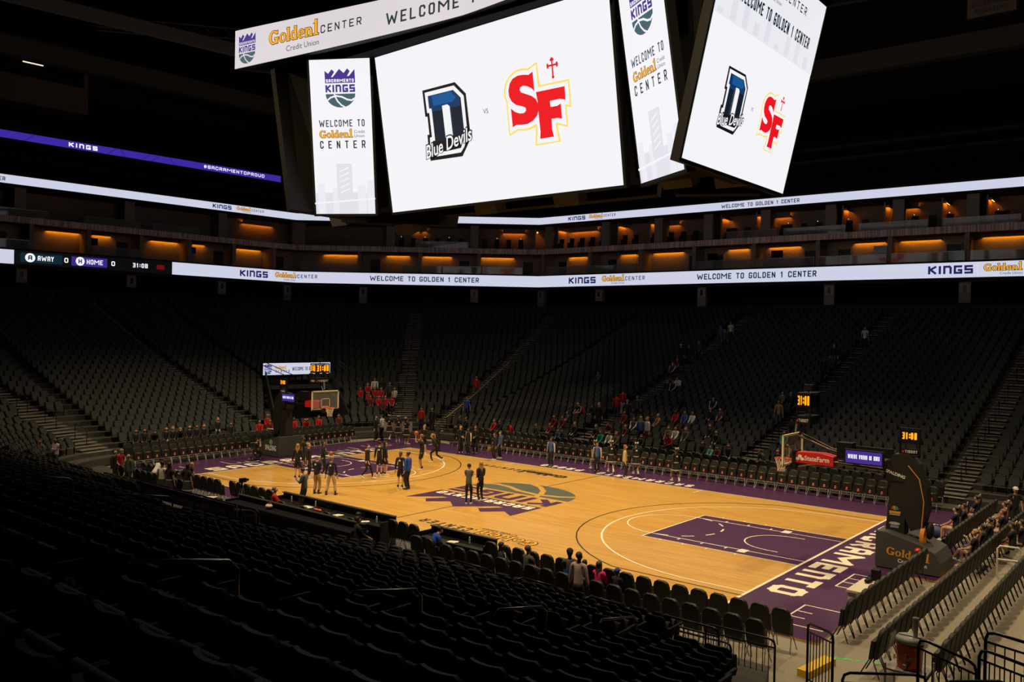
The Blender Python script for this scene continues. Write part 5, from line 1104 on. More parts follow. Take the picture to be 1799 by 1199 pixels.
# ------------------------------------------------------------------ courtside chairs
def chair_parts():
    bk = MB(); bk.smooth = True
    out = [(-.20, .42), (-.225, .6), (-.225, .88), (-.19, .99), (-.11, 1.045), (.11, 1.045), (.19, .99), (.225, .88), (.225, .6), (.20, .42)]
    yb = lambda z: -.16-.16*(z-.42)
    fr = [(x, yb(z)+.035, z) for x, z in out]; bc = [(x, yb(z)-.035, z) for x, z in out]
    mid = [(x*.9, yb(z)+.05, .42+(z-.42)*.97+.008) for x, z in out]; midb = [(x*.9, yb(z)-.05, .42+(z-.42)*.97+.008) for x, z in out]
    bk.grid([list(reversed(midb)), list(reversed(bc)), list(reversed(fr)), list(reversed(mid))], True)
    bk.face(list(reversed(mid))); bk.face(midb)
    st = MB(); st.hexa([(-.215, -.10, .40), (.215, -.10, .40), (.215, -.02, .40), (-.215, -.02, .40), (-.215, -.15, .80), (.215, -.15, .80), (.215, -.07, .80), (-.215, -.07, .80)])
    f = lambda x, v, h: (x, -.02-.125*(v-.40)/1.0+.004+h, v)
    D = Dec(); D.rect(-.16, .768, .16, .780, 'go', 1); D.disc(0, .775, .045, .02, 'go', 2, 10); D.rect(-.055, .45, .055, .55, 'r', 1); D.rect(-.03, .555, .03, .585, 'w', 1); D.rect(.015, .47, .028, .53, 'w', 2); D.rect(-.01, .47, .003, .53, 'w', 2)
    st.smooth = False; D.lay(st, f, {'go': 1, 'r': 2, 'w': 3}, .003)
    ar = MB()
    return bk, st
CB, CS = chair_parts()
ME_CB = CB.mesh('chair_backrest', [CHAIR]); ME_CS = CS.mesh('chair_seat', [CHAIRD, TAGC, REDP, WHITE])
CSD = MB(); CSD.box((0, .1, .45), (.44, .42, .08)); CSD.cur = 0; ME_CSD = CSD.mesh('chair_seat_down', [CHAIRD, GOLDD, REDP, WHITE])
def leg_mesh(m, y0, y1):
    b = MB(); b.tube([(-.235, y1, .012), (-.20, y0, .37), (.20, y0, .37), (.235, y1, .012)], .014, 6); return b.mesh('chair_leg', [m])
ME_LF = leg_mesh(STEEL, -.02, .16); ME_LB = leg_mesh(STEEL, -.12, -.26); ME_LFK = leg_mesh(KM, -.02, .16); ME_LBK = leg_mesh(KM, -.12, -.26)
FG = [(float(p[1]), float(p[2])) for p in PEOPLE if p[4].startswith('sit') and p[0] == 'H']
PLS = MB(); PLS.hexa([(-.215, -.10, .40), (.215, -.10, .40), (.215, -.02, .40), (-.215, -.02, .40), (-.215, -.15, .80), (.215, -.15, .80), (.215, -.07, .80), (-.215, -.07, .80)]); ME_CSP = PLS.mesh('chair_seat_plain', [CHAIRD])
CHAIRX = mat('black_chair_cloth', (.005, .005, .005), .65)
def chair(kind, x, y, z, rz, label, group, black=False):
    r = thing(kind, label, 'chair', (x, y, z), rz, group); dn = any(math.dist((x, y), q) < .36 for q in FG)
    inst('backrest', ME_CB, r, mats=[CHAIRX] if black else None); inst('seat', ME_CSD if dn else (ME_CSP if ('second' in label or black) else ME_CS), r, mats=[CHAIRX] if black else None); inst('leg', ME_LFK if black else ME_LF, r); inst('leg', ME_LBK if black else ME_LB, r)
for j, (y, z, lb, gp) in enumerate(((10.2, 0, 'front-row courtside chair along the far sideline with gold strip and red mark', 'front row of courtside chairs along the far sideline'), (11.25, .12, 'second-row courtside chair along the far sideline, only its rounded back showing', 'second row of courtside chairs along the far sideline'))):
    for i in range(56): chair('courtside_chair', -12.8+.51*i, y, z, math.pi, lb, gp)
b = MB(); b.box((1.5, 11.45, .05), (31, 1.2, .14)); tag(b.build('floor_riser_far', CONCD), kind='structure')
for j, (dx, z, lb, gp) in enumerate(((0, 0, 'front-row courtside chair behind the far left baseline with red mark', 'front row of courtside chairs behind the left baseline'), (-1.05, .12, 'second-row courtside chair behind the far left baseline, only its rounded back showing', 'second row of courtside chairs behind the left baseline'))):
    for i in range(30):
        y = -8.0+.51*i
        if j == 0 and abs(y) < 1.3: continue
        chair('courtside_chair', -18.0-.9*(y+8)/15+dx, y, z, R(-90), lb, gp)
b = MB(); b.hexa([(-18.8, -8.4, -.02), (-19.6, 7.2, -.02), (-20.9, 7.2, -.02), (-20.2, -8.4, -.02), (-18.8, -8.4, .12), (-19.6, 7.2, .12), (-20.9, 7.2, .12), (-20.2, -8.4, .12)]); tag(b.build('floor_riser_left', CONCD), kind='structure')
for i in range(18): chair('courtside_chair', 7.95+.525*i, -9.95, 0, 0, 'front-row black courtside chair on the near sideline, rounded back towards the viewer', 'front row of courtside chairs on the near sideline')
for i in range(19): chair('courtside_chair', 7.2+.53*i, -11.1, .0, 0, 'second-row black courtside chair on the near sideline behind the front row', 'second row of courtside chairs on the near sideline')
for i in range(3): chair('courtside_chair', 3.62+.5*i, -9.95, 0, 0, 'black courtside chair between the two long press tables', 'courtside chairs between the press tables')
for i in range(3): chair('courtside_chair', 5.75+.62*i, -10.95, 0, R(8-14*i), 'black chair drawn up to the small press table', 'chairs at the small press table')
for i in range(6): chair('courtside_chair', -6.3+.52*i, -9.7, 0, 0, 'black courtside chair left of the long press table', 'courtside chairs left of the press table')
for i in range(5): chair('courtside_chair', -2.75+1.3*i, -10.72, 0, 0, 'black chair behind the long press table', 'chairs behind the long press table')
for j, (x, y0, n, lb) in enumerate(((17.62, -8.35, 35, 'first'), (18.85, -10.1, 38, 'middle'), (20.05, -9.9, 36, 'last'))):
    for i in range(n):
        y = y0+.515*i
        if j == 0 and -1.5 < y < 1.3 or (j > 0 and y > 9.3): continue
        chair('folding_chair', x, y, 0, R(90), 'black chair in the %s of three rows behind the right-hand basket' % lb, '%s row of chairs behind the right-hand basket' % lb, True)
# ------------------------------------------------------------------ tables and things on the near side
def table(label, x0, x1, y0, y1, zt, zp, name='press_table'):
    t = thing(name, label, 'table', ((x0+x1)/2, (y0+y1)/2, 0)); cx, cy = (x0+x1)/2, (y0+y1)/2
    b = MB(); b.box((0, 0, zt-.02), (x1-x0, y1-y0, .04)); b.build('tabletop', K, t)
    b = MB(); b.box((0, (y1-y0)/2, zp/2), (x1-x0, .05, zp)); b.box((-(x1-x0)/2+.02, 0, zp/2-.05), (.05, y1-y0, zp-.1)); b.box(((x1-x0)/2-.02, 0, zp/2-.05), (.05, y1-y0, zp-.1)); b.build('front_panel', PAD, t)
    b = MB(); b.box((0, (y1-y0)/2-.02, zp+.015), (x1-x0, .14, .03)); b.build('top_ledge', mat('table_ledge', (.04, .04, .038), .45), t)
table('long black press table at the near sideline with laptops and bottles', -3.15, 3.2, -10.35, -9.68, .74, .98)
table('short black press table at the near sideline beside the blue hooded man', 4.95, 7.75, -10.3, -9.7, .74, .98)
table('second black table row behind the long press table', -3.9, 3.4, -11.75, -11.15, .80, .98)
for i, (x, y, lb) in enumerate(((-1.9, -9.95, 'open dark laptop by the red-jacketed person'), (-.2, -9.95, 'open dark laptop in the middle of the long press table'), (1.6, -9.95, 'open dark laptop near the right end of the long press table'))):
    t = thing('laptop', lb, 'laptop', (x, y, .74), R(6*i-4)); b = MB(); b.box((0, 0, .012), (.36, .25, .02)); b.build('keyboard_base', K, t)
    b = MB(); b.box((0, .16, .13), (.36, .02, .24), M=Matrix.Rotation(R(-18), 3, 'X')); b.build('screen', TVM, t)
BOT = mat('bottle_plastic', (.55, .75, .72), .1, 0, 0, .5, 0, 0, 8, .5)
for i, (x, y, z, lb) in enumerate(((-2.35, -9.9, .74, 'clear water bottle beside the red-jacketed person'), (-.95, -9.85, .74, 'clear water bottle on the long press table near the middle'), (2.6, -10.0, .74, 'clear water bottle beside the woman in black at the press table'), (6.85, -9.95, .74, 'clear water bottle on the short press table'))):
    t = MB(); t.lathe([(0, 0), (.033, 0), (.033, .15), (.014, .19), (.014, .2)], n=10); t.cur = 1; t.lathe([(.016, .2), (.016, .225), (0, .225)], n=8)
    tag(t.build('water_bottle', [BOT, WHITE], None, (x, y, z)), lb, 'bottle')
PAPER = mat('paper', (.75, .72, .62), .8)
for i, (x, y, z, w_, lb) in enumerate(((-1.15, -10.1, .745, .5, 'white papers lying on the long press table'), (.75, -10.2, .745, .3, 'pale papers beside the orange cloth on the press table'), (6.3, -10.15, .745, .3, 'white papers in front of the blue hooded man'), (-8.9+3.6, -11.6, .745, .6, 'white sheet over gear behind the purple banner'), (2.2, -10.2, .745, .22, 'small white papers by the woman in black'))):
    b = MB(); M = Matrix.Rotation(R(15*i-20), 3, 'Z'); b.box((x, y, z+.004), (w_, .22, .008), M=M); b.box((x+.06, y+.05, z+.012), (w_*.8, .2, .008), M=Matrix.Rotation(R(15*i), 3, 'Z')); tag(b.build('paper_sheets', PAPER), lb, 'paper')
b = MB(); b.box((-5.3, -11.6, .36), (1.0, .6, .70)); tag(b.build('equipment_box', PAD), 'dark equipment box behind the purple banner', 'box')
b = MB()
for i in range(7): b.ball((-.55+.06*i, -10.2+.04*math.sin(i*2), .775), .055, 7, 5, (1, 1, .6))
tag(b.build('orange_cloth', mat('orange_red_cloth', (.62, .11, .03), .8)), 'crumpled orange cloth on the long press table', 'cloth')
b = MB(); b.ball((-1.62, -11.40, .90), .12, 16, 10, (1.3, 1, .7)); b.cur = 1; b.box((-1.62, -11.38, .985), (.14, .12, .03)); b.cur = 0
tag(b.build('helmet_cap', [mat('cream_cloth', (.75, .68, .5), .8), REDP]), 'cream and red round hat lying on the second table row', 'hat')
t = thing('camera_tripod', 'camera on a grey tripod left of the long press table', 'tripod', (-4.6, -10.6, 0))
for a in (90, 210, 330):
    b = MB(); b.tube([(.05*math.cos(R(a)), .05*math.sin(R(a)), 1.05), (.32*math.cos(R(a)), .32*math.sin(R(a)), .01)], .018, 6); b.build('leg', STEEL, t)
b = MB(); b.tube([(0, 0, 1.0), (0, 0, 1.28)], .03, 6); b.box((0, .03, 1.36), (.14, .26, .16)); b.tube([(0, .12, 1.36), (0, .28, 1.36)], .05, 8); b.build('camera_body', K, t)
# purple banner on its rail, low rails in front of the near rows
t = thing('banner_rail', 'purple cloth banner with pale lettering on a black rail in front of the near stand', 'banner', (0, 0, 0))
b = MB(); b.box((2.75, -17.12, 2.53), (4.85, .03, .38)); D = Dec()
for i, x in enumerate((.45, 2.05, 3.65)):
    D.text('SACRAMENTO', x, x+.78, 2.42, 2.57, 'a', 1, .16, .3); D.text('PROUD', x+.83, x+1.2, 2.42, 2.57, 'a', 1, .22, .25); D.rect(x+1.3, 2.45, x+1.45, 2.53, 'a', 1)
D.lay(b, lambda x, z, h: (x, -17.137-h, z), {'a': 1}, .003); b.build('cloth', [mat('purple_cloth', (.15, .055, .28), .85), mat('lavender_print', (.6, .48, .6), .8)], t)
b = MB(); b.tube([(.2, -17.08, 1.75), (.2, -17.08, 2.74), (5.25, -17.08, 2.74), (5.25, -17.08, 1.75)], .022, 6); b.build('rail', KM, t)
RAILM = mat('black_rail', (.014, .014, .015), .25, .2)
def guard(label, P, z0, top, bars, grp=None, r=.024):
    """rounded guard rail through plan points P with bottom z0, top height top and a count of upright bars"""
    b = MB(); A, B = Vector(P[0]), Vector(P[-1]); n = bars
    zz = [q[2] for q in P]; A = Vector(P[0]); B = Vector(P[1]); d = B-A; L_ = d.length; u = d.normalized()
    b.tube([A-Vector((0, 0, top)), A-Vector((0, 0, .12)), A-Vector((0, 0, .035))+u*.03, A+u*.12, B-u*.12, B-Vector((0, 0, .035))-u*.03, B-Vector((0, 0, .12)), B-Vector((0, 0, top))], r, 8)
    b.tube([A-Vector((0, 0, .16)), B-Vector((0, 0, .16))], r*.7, 6); b.tube([A-Vector((0, 0, top-.1)), B-Vector((0, 0, top-.1))], r*.7, 6)
    for i in range(1, n): p = A+d.normalized()*L_*i/n; b.tube([p-Vector((0, 0, .16)), p-Vector((0, 0, top-.1))], .010, 5)
    return tag(b.build('guard_rail', RAILM), label, 'railing', grp)
b = MB(); b.box((21.4, -15.9, .55), (3.9, 3.2, 1.1)); tag(b.build('floor_landing', CONC), kind='structure')
guard('short black guard rail beside the yellow kerb at the bottom right', [(18.75, -13.6, 1.98), (19.55, -14.6, 2.22)], 0, 1.15, 8)
guard('low rounded black rail in front of the drinks cooler', [(19.95, -15.3, 1.87), (21.2, -15.3, 2.17)], 0, 1.05, 1)
guard('tall black guard rail right of the drinks cooler', [(21.08, -15.3, 2.72), (21.88, -15.3, 2.52)], 0, 1.5, 8)
guard('upper black guard rail at the bottom right corner', [(22.0, -15.35, 3.06), (22.75, -15.35, 2.98)], 0, 1.6, 6)
guard('black guard rail with rounded end under the corner rail', [(21.95, -15.5, 2.83), (22.75, -15.5, 2.69)], 0, 1.6, 6)
guard('long low black rail along the bottom right edge', [(21.52, -15.7, 2.28), (22.35, -15.7, 2.52)], 0, 1.4, 4)
for i, x in enumerate((12.0, 13.7, 15.35)):
    guard('chrome-edged black rail in front of the near rows, %s of three' % ['leftmost', 'middle', 'rightmost'][i], [(x, -12.45, .70+.02*i), (x+1.35, -12.45, .72+.02*i)], 0, .70, 9)
for i, x in enumerate((1.4, 2.9, 4.4)):
    guard('steel-edged black rail behind the press tables, %s of three' % ['leftmost', 'middle', 'rightmost'][i], [(x, -12.45, .62), (x+1.3, -12.45, .62)], 0, .62, 2)
guard('black railing with bars at the corner of the second table row', [(5.35, -17.05, 2.72), (6.15, -17.05, 2.72)], 0, .95, 8)
guard('black railing behind the purple banner at the walkway', [(-12.9, -10.75, .98), (-8.8, -10.6, .98)], 0, .98, 4)
guard('black railing in front of the aisle rail loop at the lower right', [(16.4, -13.05, 1.28), (17.9, -13.05, 1.30)], 0, 1.2, 12)
guard('black railing loop at the end of the near rows', [(15.9, -14.1, 1.62), (17.2, -14.1, 1.62)], 0, 1.1, 12)
for (x, y, z, lb) in ((10.9, -14.3, 1.55, 'left'), (12.9, -14.3, 1.55, 'middle'), (14.7, -14.3, 1.52, 'right')):
    b = MB(); u = .75; b.tube([(x-.1, y-.9, z-.2), (x-.05, y-.8, z+.35), (x+.1, y-.7, z+.42), (x+.35, y+.1, z+.12), (x+.42, y+.25, z), (x+.35, y+.25, z-.35), (x+.1, y-.2, z-.42)], .026, 8)
    tag(b.build('rail_loop', RAILM), 'black rounded handrail loop among the near seats, %s of three' % lb, 'handrail', 'rail loops among the near seats')
# cooler on its cart
t = thing('utility_cart', 'white wire cart carrying the orange drinks cooler', 'cart', (20.78, -14.6, 1.1))
b = MB(); b.box((0, 0, .86), (.62, .55, .03)); b.build('shelf', mat('cart_white', (.6, .58, .52), .5), t)
for dx in (-.3, .3):
    for dy in (-.26, .26):
        m = MB(); m.tube([(dx, dy, 0), (dx, dy, .95)], .018, 6); m.build('leg', mat('cart_white', (.6, .58, .52)), t)
c = thing('drinks_cooler', 'orange drinks cooler with white lid and white letter G', 'cooler', (20.78, -14.6, 1.98))
b = MB(); b.lathe([(0, 0), (.18, 0), (.19, .03), (.205, .36), (.212, .37), (.212, .40), (.2, .41)], n=28); b.cur = 1
D = Dec(); D.ring(0, 0, .055, .06, .02, .02, 'w', 1, 40, 330); D.rect(.0, -.02, .055, .0, 'w', 1); D.rect(.035, -.05, .055, 0, 'w', 1); D.poly([(-.10, .10), (.10, .10), (.07, .07), (-.07, .07)], 'g', 1); D.poly([(-.03, -.08), (.04, -.08), (.0, -.17), (-.06, -.17)], 'g', 1)
def fc(x, z, h): a = x/.2+R(-82); return ((.2+.002+h)*math.cos(a), (.2+.002+h)*math.sin(a), .22+z)
D.lay(b, fc, {'w': 1, 'g': 2}, .003); b.build('body', [mat('cooler_orange', (.85, .10, .02), .35), WHITE, mat('cooler_grey_print', (.35, .22, .16), .5)], c)
b = MB(); b.lathe([(.2, .41), (.215, .42), (.215, .47), (.19, .50), (0, .505)], n=28); b.box((0, 0, .51), (.34, .05, .025)); b.build('lid', mat('lid_white', (.62, .64, .64), .4), c)
b = MB(); b.box((-.02, -.21, .06), (.05, .05, .06)); b.build('spigot', WHITE, c)
b = MB(); b.lathe([(.034, 0), (.048, .30), (.05, .31), (.045, .3)], n=12)
for k in range(6): b.lathe([(.047-.0018*k, .29-.04*k), (.05-.0018*k, .295-.04*k), (.047-.0018*k, .30-.04*k)], n=12)
tag(b.build('cup_stack', mat('cup_white', (.70, .66, .55), .7), None, (20.86, -14.6, 2.49)), 'stack of white paper cups standing on the cooler lid', 'cups')
b = MB(); b.box((20.48, -14.6, 2.28), (.03, .30, .42), M=Matrix.Rotation(R(12), 3, 'Y')); tag(b.build('cup_sleeve', GLASS), 'clear plastic sleeve leaning at the left of the drinks cooler', 'sleeve')
# bits on the floor at the right
GTAPE = mat('green_tape', (.03, .62, .12), .5)
for i, (x, y, l) in enumerate(((17.98, -9.48, .55), (18.36, -9.33, .1), (18.55, -9.25, .1), (18.74, -9.17, .1))):
    b = MB(); b.box((x, y, -.057), (l, .09, .006), M=Matrix.Rotation(R(22), 3, 'Z')); tag(b.build('floor_tape', GTAPE), 'bright green floor tape, piece %s from the yellow kerb' % ['first', 'second', 'third', 'fourth'][i], 'tape', 'green tape pieces on the floor')
b = MB(); b.box((17.85, -10.55, .02), (.28, 1.2, .16), M=Matrix.Rotation(R(-8), 3, 'Z')); tag(b.build('yellow_kerb', YEL), 'yellow kerb block beside the green floor tape', 'kerb')
b = MB(); M = Matrix.Rotation(R(0), 3, 'Z'); b.box((17.08, -4.7, .38), (.55, 1.5, .06)); b.box((17.08, -4.7, .17), (.5, 1.4, .34)); b.cur = 1
for i in range(6): b.ball((17.05+.1*math.sin(i*3), -4.4+.14*i, .47), .09, 7, 5, (1, 1, .7))
b.cur = 2; b.box((17.15, -3.95, .55), (.22, .2, .35))
tag(b.build('equipment_case', [mat('case_pale', (.55, .50, .40), .6), K, K]), 'pale low equipment case with dark gear on the purple apron', 'case')
for (x, y, cl, lb, r) in ((16.62, 5.05, (.02, .04, .12), 'black and blue sports bag on the purple apron by the seated cheerleaders', .36), (18.2, 2.9, (.03, .08, .28), 'blue bag on the floor at the feet of the crossed-leg cheerleader', .28), (17.2, 6.0, (.015, .015, .03), 'dark bag beside the nearest seated cheerleader', .25)):
    t = thing('sports_bag', lb, 'bag', (x, y, 0)); b = MB(); b.ball((0, 0, r*.62), r, 12, 8, (1, .8, .62)); b.build('bag_body', mat('bag_%s' % lb[:9], cl, .7), t)
    b = MB(); b.tube([(-r*.5, 0, r*1.1), (-r*.3, .02, r*1.5), (r*.3, .02, r*1.5), (r*.5, 0, r*1.1)], .02, 5); b.build('handle', K, t)
b = MB()
for i in range(6): b.ball((17.98+.07*i, 2.0+.05*math.sin(i*2.2), -.02), .055, 7, 5, (1.2, 1, .8))
tag(b.build('green_towel', GTAPE), 'bright green crumpled towel on the floor behind the basket base', 'towel')
b = MB(); b.ball((17.65, -1.55, .92), .13, 8, 6, (.7, 1.3, .5)); tag(b.build('red_bag', REDP), 'small red bag on the first row of right-hand chairs', 'bag')
b = MB(); b.tube([(19.35, 1.0, -.06), (19.35, 1.0, .82), (19.42, 1.02, .9), (19.9, 1.12, .9), (19.97, 1.13, .82), (19.97, 1.13, -.06)], .03, 8); b.tube([(19.35, 1.0, .48), (19.97, 1.13, .48)], .03, 8)
tag(b.build('white_handrail', mat('white_rail', (.62, .58, .48), .4)), 'white tubular handrail between the rows of right-hand chairs', 'handrail')
for (x, y, z, lb) in ((-20.3, 1.2, .55, 'white handrail loop by the red spectators left of the far basket'), (7.5-2.0, 12.3, .35, 'white handrail loop at the foot of the stairs behind the net')):
    b = MB(); b.tube([(x, y, z-.5), (x, y, z+.55), (x+.06, y, z+.62), (x+.5, y+.1, z+.62), (x+.55, y+.1, z+.55), (x+.55, y+.1, z-.5)], .03, 8); tag(b.build('white_handrail', mat('white_rail', (.62, .58, .48))), lb, 'handrail')
for i in range(3):
    b = MB(); b.box((21.7+1.25*i, 0, .0+.09*(i+1)), (1.25, 25.5, .2+.18*i)); b.cur = 0; tag(b.build('floor_tier', CONC), kind='structure')
b = MB()
for i in range(5): b.box((21.15, 9.3, .2+.16*i), (1.6, .08, .05))
for i in range(10): b.box((20.4+.18*i, 9.3, .5), (.03, .06, .95))
tag(b.build('barrier', STEEL), 'grey slatted barrier behind the person in white cap', 'barrier')
# far left tunnel portal with its display, tunnel wall
t = thing('tunnel_portal', 'dark tunnel portal in the left stand topped by a long white display', 'portal', (0, 0, 0))
def tn(x, f): return (x, 5.7+(-21.5-x)*.565+f)
b = MB()
for f in (-3.0, 3.0):
    P = [(*tn(-22.0, f), 0), (*tn(-29.8, f), 0), (*tn(-29.8, f), 4.2), (*tn(-22.2, f), 1.6)]
    b.hexa([p for p in P[:1]]+[P[1], (P[1][0], P[1][1]+.12, 0), (P[0][0], P[0][1]+.12, 0), P[3], P[2], (P[2][0], P[2][1]+.12, 4.2), (P[3][0], P[3][1]+.12, 1.6)])
c_ = Vector((-29.7, 10.35, 0)); b.box((-29.85, 10.4, 1.9), (.15, 6.3, 3.7)); b.box((-30.2, 10.4, 3.72), (.8, 6.4, .15)); b.build('portal_walls', BLK, t)
b = MB(); b.cur = 21; b.box((-29.7, 10.2, 4.31), (.2, 6.35, .98)); D = Dec(); D.rect(-3.08, -.43, 3.08, .45, 'bw', 0)
D.put(kings_logo('pu', 'gy', 'bw'), -2.65, 0, .62, .66); golden(D, -2.05, .03, .135, 'go', 'ink', 1); D.text('CENTER', -2.0, -.75, -.27, -.07, 'ink', 1, .15, .9); D.text('WELCOME TO GOLDEN 1 CENTER', -.5, 2.9, -.14, .14, 'sl', 1, .15, .3)
D.lay(b, lambda x, y, h: (-29.59+h, 10.2+x, 4.31+y), SMI, .005); b.build('display', SCREEN_MATS, t)
for y0, y1, nm in ((6.9, 9.6, 0), (13.9, 15.4, 1)):
    b = MB()
    for dz in (0, .3): b.tube([(-29.4, y0, 4.85+dz-.2), (-29.1, y1, 3.7+dz-.2)], .03, 6)
    b.build('sloping_rail', KM if nm == 0 else STEEL, t)
b = MB()
for i in range(4): b.box((-29.6, 9.0+.4*i, 2.2), (.04, .06, 1.4))
b.build('lit_bars', mat('brown_bars', (.10, .07, .04), .6), t)
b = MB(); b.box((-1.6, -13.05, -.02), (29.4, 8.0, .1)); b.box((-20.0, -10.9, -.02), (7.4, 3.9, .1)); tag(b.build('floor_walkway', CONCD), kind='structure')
for j, (y, z) in enumerate(((-9.9, 0), (-10.95, 0))):
    for i in range(13 if j == 0 else 11): chair('courtside_chair', -13.2+.51*i, y, z, 0, 'black %s-row courtside chair at the near left corner by the players in uniform' % ('front' if j == 0 else 'second'), '%s row of chairs at the near left corner' % ('front' if j == 0 else 'second'))
b = MB(); a0, a1 = R(124), R(146); b.grid([[(A0X+5.1*math.cos(a0+(a1-a0)*i/8), A0Y+5.1*math.sin(a0+(a1-a0)*i/8), z) for i in range(9)] for z in (0, 1.05)]); tag(b.build('wall_tunnel', mat('grey_tunnel_wall', (.34, .32, .26), .7)), kind='structure')
b = MB(); c_, s_ = math.cos(R(109)), math.sin(R(109)); P = [(A0X+1.2+(RC+o)*c_, A0Y+(RC+o)*s_, rowz(k)+.85) for k, o in ((0, -.3), (5, 4.2), (10, 8.4), (14, 11.8))]
b.tube(P, .035, 6); b.cur = 1; b.tube([(p[0]+.02, p[1]-.03, p[2]+.03) for p in P], .022, 5); b.cur = 0
for p in P: b.tube([p, (p[0], p[1], p[2]-.9)], .02, 5)
tag(b.build('stair_rail', [KM, mat('yellow_edge', (.55, .50, .22), .4)]), 'long sloping handrail with yellowish edge by the man in bright blue', 'handrail')
# basketballs
BALLM = mat('basketball_orange', (.40, .085, .03), .6, noise=.2, nscale=40)
def ball(x, y, z, lb):
    t = MB(); t.ball((0, 0, 0), .12, 20, 14); t.cur = 1
    for ax in (0, 1): t.tube([((0 if ax else .1205*math.cos(2*math.pi*i/24)), (.1205*math.cos(2*math.pi*i/24) if ax else 0), .1205*math.sin(2*math.pi*i/24)) for i in range(24)], .003, 4, True)
    t.tube([(.1205*math.cos(2*math.pi*i/24), .1205*math.sin(2*math.pi*i/24), 0) for i in range(24)], .003, 4, True)
    tag(t.build('basketball', [BALLM, INK], None, (x, y, z)), lb, 'ball', 'basketballs')
# ------------------------------------------------------------------ people
def ik(a, c, l1, l2, pole):
    a, c, pole = Vector(a), Vector(c), Vector(pole); d = c-a; L_ = min(d.length, (l1+l2)*.999); d.normalize(); c = a+d*L_
    q = (l1*l1-l2*l2+L_*L_)/(2*L_); h = math.sqrt(max(l1*l1-q*q, 0)); p = pole-d*pole.dot(d)
    p = p.normalized() if p.length > 1e-4 else Vector((0, 0, 1)); return a+d*q+p*h, c
POSES = {
 'stand': {}, 'wide': dict(feet=[(-.2, -.02), (.2, .04)]), 'aislestand': dict(feet=[(-.09, .0), (.1, .03)]),
 'armscross': dict(hands=[(.13, .20, 1.20), (-.13, .22, 1.17)], pole=(0, -.3, -1)),
 'hipsfront': dict(hands=[(-.04, .22, 1.04), (.04, .22, 1.02)], pole=(0, -.6, -1)),
 'phone': dict(hands=[(-.08, .27, 1.20), (.06, .25, 1.17)], pole=(0, -.2, -1), head=.5), 'lookdown': dict(hands=[(-.18, .30, 1.02), (.2, .22, .95)], pole=(0, -.4, -1), head=.5),
 'walk': dict(feet=[(-.08, .30), (.08, -.26)], hands=[(-.25, -.16, .86), (.25, .20, .88)], heel=1),
 'run': dict(feet=[(-.12, .22), (.12, -.36)], hands=[(-.25, .20, 1.02), (.25, .0, .92)], lean=.38, drop=.10, heel=1),
 'holdball': dict(hands=[(-.11, .28, 1.06), (.11, .28, 1.06)], pole=(0, -.5, -1)),
 'shoot': dict(hands=[(-.10, .30, 1.66), (.11, .26, 1.70)], pole=(0, .7, -.6)),
 'bend': dict(lean=.85, hands=[(-.2, .62, .72), (.2, .62, .70)], pole=(0, -.3, 1), head=.2),
 'crouch': dict(drop=.50, feet=[(-.12, .22), (.14, -.16)], hands=[(-.06, .30, 1.02), (.08, .28, 1.0)], pole=(0, -.3, -1), lean=.15),
 'sit': dict(sit=1, hands=[(-.10, .34, .63), (.11, .32, .63)], pole=(0, -.7, -.8)), 'sitlean': dict(sit=1, lean=.5, hands=[(-.10, .50, .62), (.10, .48, .62)], pole=(0, -.5, -.6), head=.2),
 'sitcross': dict(sit=1, cross=1, hands=[(-.08, .30, .66), (.10, .24, .95)], pole=(0, -.7, -.8)),
}
def joints(name):
    P = POSES[name]; J = {}; sit = P.get('sit'); lean = P.get('lean', 0); drop = P.get('drop', 0)
    pel = Vector((0, 0, .93-drop)) if not sit else Vector((0, -.02, .54))
    up = Vector((0, math.sin(lean), math.cos(lean))); fw = Vector((0, math.cos(lean), -math.sin(lean)))
    J['pel'] = pel; J['wai'] = pel+up*.15; J['che'] = pel+up*.34; J['top'] = pel+up*.475; J['nec'] = pel+up*.555+fw*.01
    h = P.get('head', 0); hu = Vector((0, math.sin(lean*.55+h), math.cos(lean*.55+h))); hf = Vector((0, math.cos(lean*.55+h), -math.sin(lean*.55+h)))
    J['chin'] = J['nec']+hu*.055+hf*.025; J['hd'] = J['nec']+hu*.125+hf*.025; J['crn'] = J['nec']+hu*.205+hf*.015
    J['hu'], J['hf'] = hu, hf
    hands = P.get('hands', [(-.27, .04, .80), (.27, .06, .79)])
    if not P.get('hands') and lean: hands = [(-.27, .2, .7), (.27, .2, .7)]
    feet = P.get('feet', [(-.10, 0), (.10, .03)])
    for i, s in enumerate((-1, 1)):
        J['sh%d' % i] = pel+up*.465+Vector((s*.17, 0, 0))
        pol = Vector(P.get('pole', (s*.25, -1, -.1))); pol = pol+Vector((s*.35, 0, 0)) if P.get('pole') else pol
        J['el%d' % i], J['wr%d' % i] = ik(J['sh%d' % i], hands[i], .285, .255, pol)
        J['hp%d' % i] = pel+Vector((s*.085, 0, -.03))
        if sit:
            if P.get('cross') and i == 0: J['kn%d' % i], J['an%d' % i] = Vector((-.02, .44, .62)), Vector((.16, .66, .30))
            else: J['kn%d' % i], J['an%d' % i] = Vector((s*.13, .41, .52)), Vector((s*.13, .43, .10))
            J['to%d' % i] = J['an%d' % i]+Vector((0, .14, -.06))
        else:
            fx, fy = feet[i]; hl = .10 if (P.get('heel') and fy < 0) else 0
            J['kn%d' % i], J['an%d' % i] = ik(J['hp%d' % i], (fx, fy, .085+hl), .425, .41, (s*.08, 1, .05))
            J['to%d' % i] = J['an%d' % i]+Vector((s*.015, .135, -.055-hl*.85))
    return J
